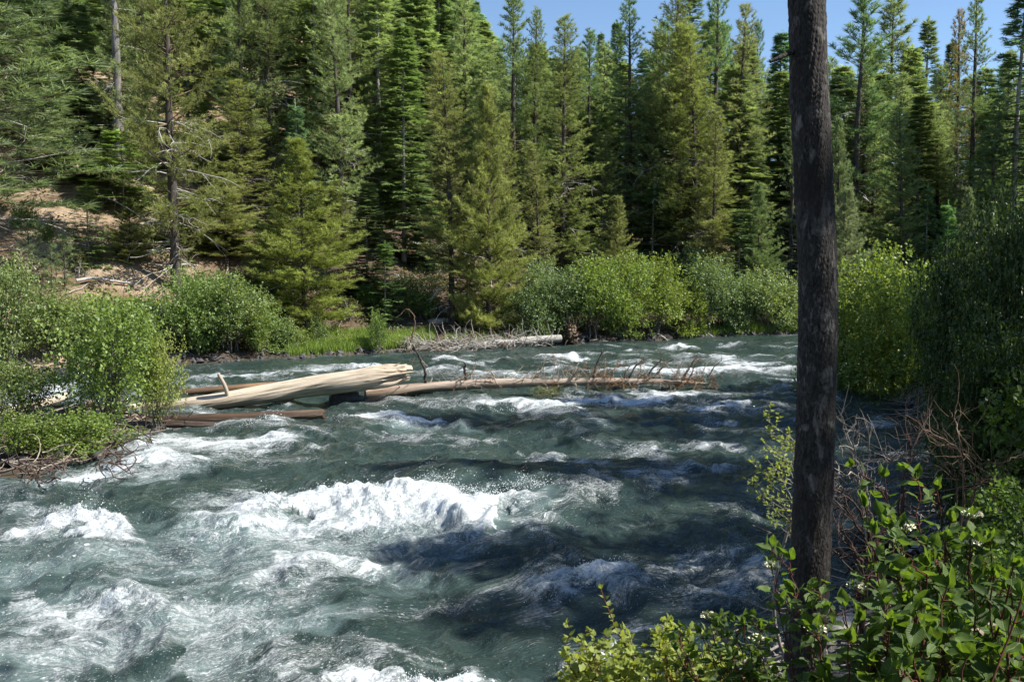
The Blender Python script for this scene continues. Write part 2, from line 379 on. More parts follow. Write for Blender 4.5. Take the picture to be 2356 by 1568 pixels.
tag(g.obj('ground', M['ground'], None, True), 'sandy forest slope and river banks of bare earth', 'ground', kind='structure')

# ------------------------------------------------------------------ the river
# breaking water: (points in photograph pixels, half width m, foam, rise m, milkiness)
ST_ = [
 ([(560,1165),(640,1122),(760,1116),(900,1110),(1010,1114),(1080,1138),(1150,1122),(1240,1116)], .55, 1.15, .42, .9),
 ([(470,1215),(560,1190),(700,1195),(860,1170),(1000,1160),(1120,1150)], .6, .95, .08, 1.0),
 ([(250,1250),(420,1230),(600,1225),(800,1200),(960,1190)], .8, .45, .0, 1.0),
 ([(560,1275),(700,1262),(800,1262),(910,1272)], .45, .9, .10, 1.0),
 ([(15,1215),(90,1190),(180,1168),(240,1175),(295,1196)], .40, 1.15, .30, .8),
 ([(0,1160),(70,1150),(130,1158)], .30, .6, .10, .7),
 ([(230,1330),(330,1265),(480,1250),(640,1300)], 1.0, .35, .0, .9),
 ([(0,1420),(120,1395),(260,1372),(330,1370)], .45, .9, .05, .9),
 ([(270,1350),(350,1340),(420,1365)], .28, .6, .16, .8),
 ([(0,1500),(120,1470),(300,1430),(480,1400),(640,1385)], .5, .6, .03, 1.0),
 ([(60,1568),(200,1510),(360,1470),(560,1440),(690,1400)], .7, .62, .0, 1.0),
 ([(560,1335),(640,1320),(720,1350),(690,1390)], .35, .5, .10, .8),
 ([(790,1585),(860,1550),(930,1532),(1010,1528),(1110,1540)], .38, 1.3, .22, .7),
 ([(830,1500),(880,1470),(940,1460)], .22, .5, .05, .3),
 ([(620,1540),(700,1510),(780,1500)], .30, .4, .02, .4),
 ([(1230,1355),(1290,1320),(1350,1298),(1420,1292),(1480,1280)], .30, .95, .24, .4),
 ([(1490,1300),(1560,1280),(1620,1272),(1700,1240)], .25, .55, .10, .2),
 ([(1330,1495),(1400,1470),(1470,1440),(1545,1412)], .22, .95, .20, .3),
 ([(1620,1385),(1680,1340),(1730,1315),(1800,1270)], .28, .75, .14, .2),
 ([(1180,1165),(1280,1180),(1340,1200)], .25, .35, .10, .2),
 ([(1240,1020),(1310,1040),(1360,1055),(1420,1058)], .33, .75, .22, .2),
 ([(1440,1035),(1510,1022),(1545,1050)], .25, .7, .16, .1),
 ([(1480,1120),(1540,1100),(1600,1062),(1700,1060)], .25, .8, .16, .1),
 ([(1590,1020),(1640,1002),(1720,1010)], .22, .75, .14, .1),
 ([(1340,1150),(1390,1120),(1410,1100)], .2, .6, .08, .1),
 ([(1660,1180),(1730,1160),(1745,1190)], .2, .35, .08, .1),
 ([(120,1095),(220,1078),(330,1060),(430,1045)], .45, 1.1, .08, .8),
 ([(280,1035),(340,1022),(420,1035),(470,1050)], .40, .9, .20, .5),
 ([(360,990),(480,998),(600,996),(700,988)], .55, 1.0, .12, .7),
 ([(480,1030),(600,1020),(700,1000)], .4, .6, .0, .6),
 ([(200,1105),(340,1080),(520,1060)], .5, .55, .0, .7),
 ([(430,968),(560,958),(660,948)], .4, .6, .0, .5),
 ([(440,945),(520,938),(640,940)], .35, .9, .08, .3),
 ([(790,945),(860,940),(950,948),(1030,952)], .35, 1.1, .20, .4),
 ([(860,985),(940,985),(1010,1000)], .3, .55, .08, .3),
 ([(960,965),(1040,962),(1100,972)], .3, .4, .12, .9),
 ([(800,920),(950,918),(1100,920),(1250,915)], .35, .55, .0, .2),
 ([(1050,930),(1180,918),(1290,925),(1380,915),(1500,912),(1640,898)], .55, 1.05, .06, .5),
 ([(1220,940),(1300,945),(1370,955)], .3, .6, .05, .5),
 ([(1330,945),(1400,975)], .25, .4, .12, .8),
 ([(920,846),(1050,840),(1150,856),(1330,852)], .5, .85, .05, .3),
 ([(985,818),(1060,820),(1130,826)], .35, .9, .10, .2),
 ([(1130,835),(1230,842),(1300,838)], .4, .7, .05, .2),
 ([(1240,812),(1310,808),(1340,818)], .5, 1.05, .20, .2),
 ([(1350,845),(1460,842),(1580,848),(1700,842),(1840,838)], .55, 1.25, .10, .4),
 ([(1380,822),(1500,826),(1640,820)], .4, .5, .05, .1),
 ([(1560,815),(1640,808),(1700,822),(1820,828)], .5, .9, .18, .1),
 ([(1540,798),(1575,790),(1600,797)], .35, 1.0, .14, .1),
 ([(1430,802),(1470,800)], .3, .9, .08, .1),
 ([(1650,788),(1700,786)], .3, .7, .06, .1),
 ([(1630,945),(1665,912),(1700,910),(1730,930)], .35, 1.0, .24, .2),
 ([(1640,955),(1700,960)], .3, .7, .06, .3),
 ([(1740,895),(1800,885),(1830,890)], .3, .7, .16, .1),
 ([(1700,945),(1780,930),(1830,925)], .2, .5, .05, .1),
 ([(440,868),(520,856),(640,850),(800,838)], .45, .85, .08, .3),
 ([(420,888),(500,880),(560,886)], .35, .7, .05, .2),
 ([(800,842),(850,836),(900,845)], .4, .95, .14, .1),
 ([(60,935),(100,905),(140,885),(170,880)], .8, 1.2, .10, .3),
 ([(0,925),(60,920)], .4, .9, .0, .3),
 ([(1960,1035),(2060,1030),(2150,1045)], .12, .5, .03, .0),
 ([(2000,1130),(2100,1100),(2200,1080)], .12, .45, .04, .0),
]
th = np.r_[np.arange(-100, -40, .6), np.arange(-40, 40, .085), np.arange(40, 72, .5)] * np.pi / 180
rr = np.geomspace(5.0, 95, 1000)
TH, RR = np.meshgrid(th, rr); X = RR * np.sin(TH); Y = RR * np.cos(TH)
fl = norm(np.array((-.86, -.51))); S = X * fl[0] + Y * fl[1]; T = -X * fl[1] + Y * fl[0]
wx = fbm(S * .22, T * .22, 31, 3); wy = fbm(S * .22, T * .22, 47, 3)
w2x = fbm(S * .8, T * .8, 61, 3); w2y = fbm(S * .8, T * .8, 77, 3)
Sw = S + 1.3 * wx + .35 * w2x; Tw = T + 1.3 * wy + .35 * w2y
fade = lambda wl: sstep(1.2, 3.5, wl / (RR * .0031 + .002))
ridge = lambda n: 1 - np.abs(n) * 2
H = .10 * fbm(S * .16, T * .16, 5, 2)
n1 = ridge(perlin(Sw / 3.2, Tw / 4.6, 11)); H = H + .16 * (n1 - .5)
n2 = ridge(perlin(Sw / 1.35, Tw / 2.0, 12)); H = H + .095 * (n2 - .5) * sstep(-.3, .7, n1 + .3 * w2x)
n3 = ridge(perlin(Sw / .62, Tw / .85, 13)); H = H + .060 * (n3 - .5) * fade(.62)
n4 = perlin(Sw / .30, Tw / .36, 14); H = H + .034 * n4 * fade(.30)
n5 = perlin(Sw / .14, Tw / .16, 15); H = H + .014 * n5 * fade(.14)
# calm backwaters beside the banks and behind the near right bank
calm = 1 - .75 * sstep(-.5, 5, ynear(X) - Y + 4.5) * (X > 3) - .55 * sstep(-3.5, 0, Y - yfar(X))
calm = np.clip(calm, .15, 1)
H = H * calm
foam = np.zeros_like(H); aer = np.zeros_like(H); rise = np.zeros_like(H)
px = X.ravel(); py = Y.ravel()
jx = .36 * w2x.ravel() + .24 * fbm(S.ravel() * 2.6, T.ravel() * 2.6, 91, 2); jy = .36 * w2y.ravel() + .24 * fbm(S.ravel() * 2.6, T.ravel() * 2.6, 95, 2)
for pts, hw, fo, ri, mi in ST_:
    P = np.array([atZ(a, b, 0.05 + ri * .6)[:2] for a, b in pts]); lo = P.min(0) - 4.5; hi = P.max(0) + 4.5
    idx = np.nonzero((px > lo[0]) & (px < hi[0]) & (py > lo[1]) & (py < hi[1]))[0]
    if len(idx) == 0: continue
    qx = px[idx] + jx[idx] * (1 + hw); qy = py[idx] + jy[idx] * (1 + hw)
    best = np.full(len(idx), 1e9); sd = np.zeros(len(idx)); L = 0; tot = np.linalg.norm(np.diff(P, axis=0), axis=1).sum(); along = np.zeros(len(idx))
    for a, b in zip(P[:-1], P[1:]):
        ab = b - a; l = np.linalg.norm(ab); u = np.clip(((qx - a[0]) * ab[0] + (qy - a[1]) * ab[1]) / (l * l), 0, 1)
        dx = qx - a[0] - u * ab[0]; dy = qy - a[1] - u * ab[1]; d = np.hypot(dx, dy); k = d < best
        best[k] = d[k]; along[k] = (L + u[k] * l) / tot; L += l
        dn_ = dx * fl[0] + dy * fl[1]; sd[k] = dn_[k]              # > 0 on the downstream side
    ends = .45 + .55 * sstep(0, .18, along) * sstep(1, .82, along)
    wd = hw * np.where(sd > 0, 2.3, .72) * ends
    e = np.exp(-(best / wd) ** 2)
    foam.ravel()[idx] = np.maximum(foam.ravel()[idx], min(fo, 1.15) * e * ends)
    we = hw * np.where(sd > 0, 3.4, 1.4) * 1.2
    aer.ravel()[idx] = np.maximum(aer.ravel()[idx], .82 * mi * np.exp(-(best / we) ** 2))
    wr = hw * np.where(sd > 0, 1.2, .75)
    rise.ravel()[idx] = np.maximum(rise.ravel()[idx], (.66 if ri > .35 else .50) * ri * np.exp(-(best / wr) ** 2) * ends)
# the clear green hump before the big wave, and the smooth swell right of it
for (a, b, r1, r2, hh) in ((1130, 1085, 2.6, 1.3, .28), (1000, 1085, 2.0, 1.0, .2), (1330, 1095, 2.2, 1.4, .22), (1270, 960, 2.2, .8, .16)):
    c0 = atZ(a, b, .2); rise = np.maximum(rise, hh * np.exp(-((X - c0[0]) / r1) ** 2 - ((Y - c0[1]) / r2) ** 2))
crest = sstep(.62, .98, n1 * .55 + n2 * .45 + .16 * w2x) * calm
aut = .75 * crest * sstep(-.25, .45, fbm(S * .12, T * .2, 71, 2) + .1) * sstep(.25, .8, calm)
streak = sstep(.18, .6, fbm(Sw * .18, Tw * .75, 83, 4)) * .52 * sstep(.3, 1, calm)
foam = np.maximum(foam, np.maximum(aut, streak)); 
aer = np.clip(np.maximum(aer, .12 + .35 * foam), 0, 1.1)
br = sstep(.35, 1.1, foam)
H = H + rise * (1 + .25 * w2x) + br * (.07 * np.abs(perlin(Sw / .50, Tw / .42, 101)) * fade(.5) + .065 * np.abs(perlin(Sw / .22, Tw / .22, 102)) * fade(.22) + .045 * np.abs(perlin(X / .10, Y / .10, 103)) * fade(.10) - .05) * (.30 + 1.9 * np.clip(rise, 0, .4))
g = Geo(); ny, nx = X.shape; i = np.arange(ny - 1)[:, None] * nx + np.arange(nx - 1)[None]
F = np.stack([i, i + nx, i + nx + 1, i + 1], -1).reshape(-1, 4)
keep = ((Y < yfar(X) + 2.5) & (Y > ynear(X) - 2.5)).ravel()
F = F[keep[F].all(1)]
g.add(np.stack([X, Y, H], -1).reshape(-1, 3), F)
wo = g.obj('river_water', M['water'], None, True)
for nm, dat in (('foam', foam), ('aer', aer)):
    a = wo.data.attributes.new(nm, 'FLOAT', 'POINT'); a.data.foreach_set('value', dat.ravel().astype(np.float32))
a = wo.data.attributes.new('fuv', 'FLOAT_VECTOR', 'POINT')
a.data.foreach_set('vector', np.stack([Sw, Tw, 0 * Sw], -1).ravel().astype(np.float32))
tag(wo, 'green white-water river breaking over rocks', 'river', kind='structure')
WH = H; WTH = th; WRR = rr
def water_z(x, y):
    t = math.atan2(x, y); r = math.hypot(x, y)
    return float(WH[min(len(WRR) - 1, np.searchsorted(WRR, r)), min(len(WTH) - 1, np.searchsorted(WTH, t))])
# spray thrown up by the two biggest waves and at the foot of the frame
rng = np.random.default_rng(5); g = Geo()
ov = np.array([(1, 0, 0), (-1, 0, 0), (0, 1, 0), (0, -1, 0), (0, 0, 1), (0, 0, -1.)])
of = np.array([(0, 2, 4), (2, 1, 4), (1, 3, 4), (3, 0, 4), (2, 0, 5), (1, 2, 5), (3, 1, 5), (0, 3, 5)])
PP = []; SS = []
for (pts, n, hh) in tuple((a, b * 3, c) for a, b, c in (([(560, 1165), (640, 1122), (760, 1116), (900, 1110), (1010, 1114)], 500, .16), ([(1010, 1110), (1080, 1138), (1150, 1118), (1250, 1114)], 700, .24),
                     ([(120, 1185), (180, 1165), (280, 1185)], 420, .30), ([(860, 1550), (930, 1528), (1010, 1524), (1100, 1540)], 420, .16), ([(1240, 1340), (1350, 1298), (1470, 1285)], 250, .12),
                     ([(640, 948), (560, 960)], 120, .15), ([(790, 945), (1030, 952)], 200, .12), ([(1370, 845), (1800, 840)], 200, .15), ([(1100, 925), (1600, 905)], 350, .25))):
    P = np.array([atZ(a, b, .2) for a, b in pts]); u = rng.random(n) * (len(P) - 1); i0 = u.astype(int); fr = (u - i0)[:, None]
    p = P[i0] * (1 - fr) + P[np.minimum(i0 + 1, len(P) - 1)] * fr; p[:, :2] += rng.normal(size=(n, 2)) * .14
    cl = .35 + .65 * sstep(-.1, .4, perlin(p[:, 0] * 3, p[:, 1] * 3, 7))
    z0 = np.array([water_z(a, b) for a, b in p[:, :2]]); p[:, 2] = z0 + rng.exponential(hh * .42, n) * cl ** 2
    PP.append(p); SS.append(rng.random(n) ** 3 * .010 * (p[:, 1] / 16) ** .5 + .0022)
PP = np.concatenate(PP); SS = np.concatenate(SS)
scatter(g, ov, of, PP, rdir(rng, len(PP)), rdir(rng, len(PP)), SS, .5)
tag(g.obj('spray', M['spray'], None, True), 'fine white spray above the breaking waves', 'spray', kind='stuff')
# ------------------------------------------------------------------ conifers
def tri_t(a, b, w, zz=None):
    """a thin triangle from a to b"""
    a = np.array(a, float); b = np.array(b, float); d = b - a; s = np.cross(d, (0, 0, 1.) if zz is None else zz); s = s / max(np.linalg.norm(s), 1e-6) * w
    return [a - s, a + s, b]
def pine_tuft(rng, n=11, spread=1.0, w=.05):
    v = []
    for k in range(n):
        d = rng.normal(size=3) * .55 * spread; d[1] = abs(d[1]) * .4 + .75; d = d / np.linalg.norm(d)
        o = np.array((0, rng.uniform(-.35, .15), 0)); v += tri_t(o, o + d * rng.uniform(.75, 1.1), w, rng.normal(size=3))
    return np.array(v), np.arange(len(v)).reshape(-1, 3)
def fir_spray(rng, n=6):
    v = []
    for k in range(n):
        y = k / n * .8
        for s in (-1, 1):
            v += tri_t((0, y, 0), (s * .5 * (1 - y * .6), y + .42, rng.normal() * .10 - .05), .075, (0, 0, 1.))
    v += tri_t((0, 0, 0), (0, 1.1, -.05), .07, (0, 0, 1.))
    return np.array(v), np.arange(len(v)).reshape(-1, 3)
def crooked(rng, p0, d, L, n=6, bend=.35, sag=0.):
    p = [np.array(p0, float)]; d = np.array(d, float)
    for k in range(n):
        d = d + rng.normal(size=3) * bend / n * 1.6; d[2] -= sag / n; d /= np.linalg.norm(d); p.append(p[-1] + d * L / n)
    return np.array(p)
def conifer(name, seed, H, r, kind='pine', cb=.12, dens=1.0, trunk=.013, bark='bark_dark', bare=.0, dead=0, gap=.12, tuft=.21, up=0.0, full=1.0, leadn=1, mat='needle'):
    """one tree: trunk, limbs, crown of needle tufts, dead branches low down"""
    rng = np.random.default_rng(seed)
    root = empty(name)
    n = 26; z = np.linspace(-.6, H, n); lean = rng.normal(size=2) * .012 * H
    wob = np.stack([.0035 * H * perlin(z * .25, z * 0 + seed, 3) + lean[0] * (z / H) ** 2, .0035 * H * perlin(z * .25, z * 0 + seed + 9, 4) + lean[1] * (z / H) ** 2], -1)
    tp = np.c_[wob, z]; tr = trunk * H * (1 - np.clip(z / H, 0, 1)) ** .75 + .012; tr[:2] *= 1.25
    gt = Geo(); tube(gt, tp, tr, 8, .5, .18, seed); gt.obj('trunk', M[bark], root, True)
    at = lambda zz: np.array((np.interp(zz, z, tp[:, 0]), np.interp(zz, z, tp[:, 1]), zz))
    gl = Geo(); P = []; D = []; U = []; S = []; T = []
    pine = kind == 'pine'; zc = cb * H; step = (.25 if pine else .26) / dens ** .5
    while zc < H - .25:
        t = (zc - cb * H) / (H - cb * H)
        prof = (min(1, .50 + 2.0 * t) * (1 - t) ** (.62 if pine else .80)) * full + (1 - full) * (1 - t)
        nb = rng.integers(3, 6) if pine else rng.integers(5, 8)
        a0 = rng.random() * 6.28; lump = 1 + .35 * perlin(zc * .45, seed * 3.1, 5)
        for k in range(nb):
            if rng.random() < gap: continue
            az = a0 + k * 6.283 / nb + rng.normal() * .25
            L = r * prof * rng.uniform(.50, 1.1) * lump + .10
            if pine: el = -.16 + .95 * t + rng.normal() * .22 + up; curv = .25
            else: el = -.30 + .75 * t + rng.normal() * .07; curv = .10
            m = max(4, int(L / .16)); s = np.linspace(0, 1, m)
            h = np.array((math.cos(az), math.sin(az), 0)); side = np.array((-h[1], h[0], 0)); bow = rng.normal() * .12
            pth = at(zc + rng.normal() * .08) + s[:, None] * L * math.cos(el) * h + (bow * L * s * s)[:, None] * side
            pth[:, 2] += L * (math.sin(el) * s + curv * s * s * (1 if pine else .6) - (0 if pine else .12 * s))
            if L > .45: tube(gl, pth[:: max(1, m // 5)] if m > 6 else pth, np.linspace(.006 + .012 * L, .004, len(pth[:: max(1, m // 5)] if m > 6 else pth)), 4, .4, cap=False)
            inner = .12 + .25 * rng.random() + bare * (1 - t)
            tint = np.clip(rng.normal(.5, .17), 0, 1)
            for q in range(m):
                if s[q] < inner: continue
                tg = pth[min(q + 1, m - 1)] - pth[max(q - 1, 0)]; tg = tg / np.linalg.norm(tg)
                for sg in (-1, 1):
                    l = (.42 * L * (1 - s[q]) ** .8 + .10) * rng.uniform(.5, 1.15)
                    d = tg * .75 + side * sg * rng.uniform(.55, 1.0) + np.array((0, 0, rng.normal() * (.34 if pine else .14) + (.16 if pine else -.04))); d /= np.linalg.norm(d)
                    kk = max(1, int(l / (tuft * .62) * dens))
                    for j in range(kk):
                        f = (j + .6) / kk
                        P.append(pth[q] + d * l * f + rng.normal(size=3) * .03); D.append(d + (np.array((0, 0, .45)) if pine else 0)); U.append((rng.normal() * .25, rng.normal() * .25, 1))
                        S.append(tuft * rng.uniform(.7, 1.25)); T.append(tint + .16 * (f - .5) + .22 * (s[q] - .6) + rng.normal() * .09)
            P.append(pth[-1]); D.append(pth[-1] - pth[-2]); U.append((0, 0, 1)); S.append(tuft * 1.1); T.append(tint + .2)
        zc += step * rng.uniform(.7, 1.3) * (1.0 if t < .7 else .75)
    for zz in np.linspace(H - .9, H, 6):
        P.append(at(zz)); D.append((rng.normal() * .3, rng.normal() * .3, 1)); U.append((1, 0, 0)); S.append(tuft * .9); T.append(.7)
    P = np.array(P); D = np.array(D); U = np.array(U); S = np.array(S); T = np.clip(np.array(T), 0, 1)
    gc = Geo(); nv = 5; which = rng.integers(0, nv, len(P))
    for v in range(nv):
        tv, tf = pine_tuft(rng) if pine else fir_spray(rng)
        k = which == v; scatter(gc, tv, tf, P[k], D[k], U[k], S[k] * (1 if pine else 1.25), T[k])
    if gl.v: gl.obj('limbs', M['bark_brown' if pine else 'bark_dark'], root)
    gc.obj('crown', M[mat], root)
    if dead:
        gd = Geo()
        for k in range(dead):
            zz = H * rng.uniform(.03, cb + .32); az = rng.random() * 6.28; L = r * rng.uniform(.35, .95)
            p = crooked(rng, at(zz), (math.cos(az), math.sin(az), rng.uniform(-.3, .15)), L, 7, .6, .35)
            tube(gd, p, np.linspace(.028, .008, len(p)), 4, cap=False)
            for j in range(rng.integers(2, 6)):
                i0 = rng.integers(2, 7); q = crooked(rng, p[i0], rng.normal(size=3) + (p[i0] - p[i0 - 1]) * 4, L * rng.uniform(.15, .45), 4, .6, .3)
                tube(gd, q, np.linspace(.014, .006, len(q)), 3, cap=False)
        tube(gd, tp[1:18], .012, 3)
        gd.obj('dead_branches', M['dead_wood'], root)
    root['H'] = H; root['r'] = r
    return root
PROTO = {}
def P_(key, name, **k): PROTO[key] = (name, k, [])
P_('lodge_a', 'lodgepole_pine', seed=11, H=16, r=2.1, cb=.10, dead=34, gap=.16, bare=.15)
P_('lodge_b', 'lodgepole_pine', seed=12, H=16, r=1.9, cb=.18, dead=44, gap=.22, bare=.2)
P_('lodge_c', 'lodgepole_pine', seed=13, H=16, r=2.3, cb=.08, dead=18, gap=.10, bare=.05)
P_('lodge_w', 'lodgepole_pine', seed=44, H=17, r=3.5, cb=.09, dead=55, gap=.12, bare=.12, dens=1.05)
P_('young', 'young_pine', seed=14, H=9.5, r=2.2, cb=.03, gap=.02, dens=1.75, tuft=.19, up=.10, dead=4, full=.45)
P_('ponderosa', 'tall_pine', seed=15, H=17, r=2.3, cb=.30, gap=.34, tuft=.33, dens=.8, trunk=.017, dead=10, bare=.2)
P_('pond_b', 'tall_pine', seed=25, H=17, r=2.3, cb=.16, gap=.26, tuft=.30, dens=.8, trunk=.015, dead=8, bare=.15)
P_('fir_a', 'fir_tree', seed=16, H=16, r=1.9, kind='fir', cb=.08, gap=.10, tuft=.27, bark='bark_grey', trunk=.011)
P_('fir_b', 'fir_tree', seed=17, H=16, r=1.8, kind='fir', cb=.20, gap=.20, tuft=.28, bark='bark_grey', dead=10, bare=.1, trunk=.012)
P_('young_fir', 'young_fir', seed=18, H=6, r=1.3, kind='fir', cb=.03, gap=.05, tuft=.22, bark='bark_grey', trunk=.012)
P_('sapling', 'pine_sapling', seed=19, H=4, r=.85, cb=.08, gap=.22, tuft=.22, up=.2, dens=.9)
P_('bare_trunk', 'tall_pine', seed=52, H=17, r=2.2, cb=.66, gap=.2, tuft=.30, dens=.9, trunk=.019, bark='bark_mid', dead=14)
P_('thin', 'thin_pine', seed=20, H=15, r=1.6, cb=.12, gap=.30, bare=.25, dead=30, dens=.8)

def far_z(x, y): return float(land(x, y)) - .12
def tree(key, px, Y, top, hw, label, col, base=None, rz=None, lean=0., group='conifers on the far bank', cat=None, zz=None):
    """a tree at a pixel column and a distance; base = pixel row of its foot when the photo shows it"""
    nm, kw, made = PROTO[key]
    if base is not None: p = onland(px, base, 34, 110); x, y = p[0], p[1]
    else: p = atY(px, 600, Y); x, y = p[0], p[1]
    z = far_z(x, y) if zz is None else zz; H = atY(px, top, y)[2] - z; wd = hw / FPX * y
    if not made: o = conifer(nm, **kw); made.append(o)
    else: o = copy_tree(made[0])
    s = H / kw['H']; sw = wd / (kw['r'] * .74)
    o.location = (x, y, z); o.scale = (sw, sw, s)
    o.rotation_euler = (0, lean, (px * 7.31 + Y) % 6.28 if rz is None else rz)
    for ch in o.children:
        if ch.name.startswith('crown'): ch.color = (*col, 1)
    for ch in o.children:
        if ch.name.startswith('trunk'): ch.scale = (min(1, .9 * s / sw),) * 2 + (1,)
    tag(o, label, cat or ('fir' if 'fir' in nm else 'pine'), group)
    return o
OL = (1.12, 1.08, .66); YG = (1.20, 1.17, .62); GR = (.88, 1.0, .84); DK = (.62, .76, .66); BG = (.72, .98, .98); GY = (1.05, 1.08, 1.0); PG = (1.0, 1.15, 1.05); BR = (1.9, .95, .55); FAR_HAZE = (.75, 1.0, 1.15)  # the far tint puts the blue of distance haze into the crown colour
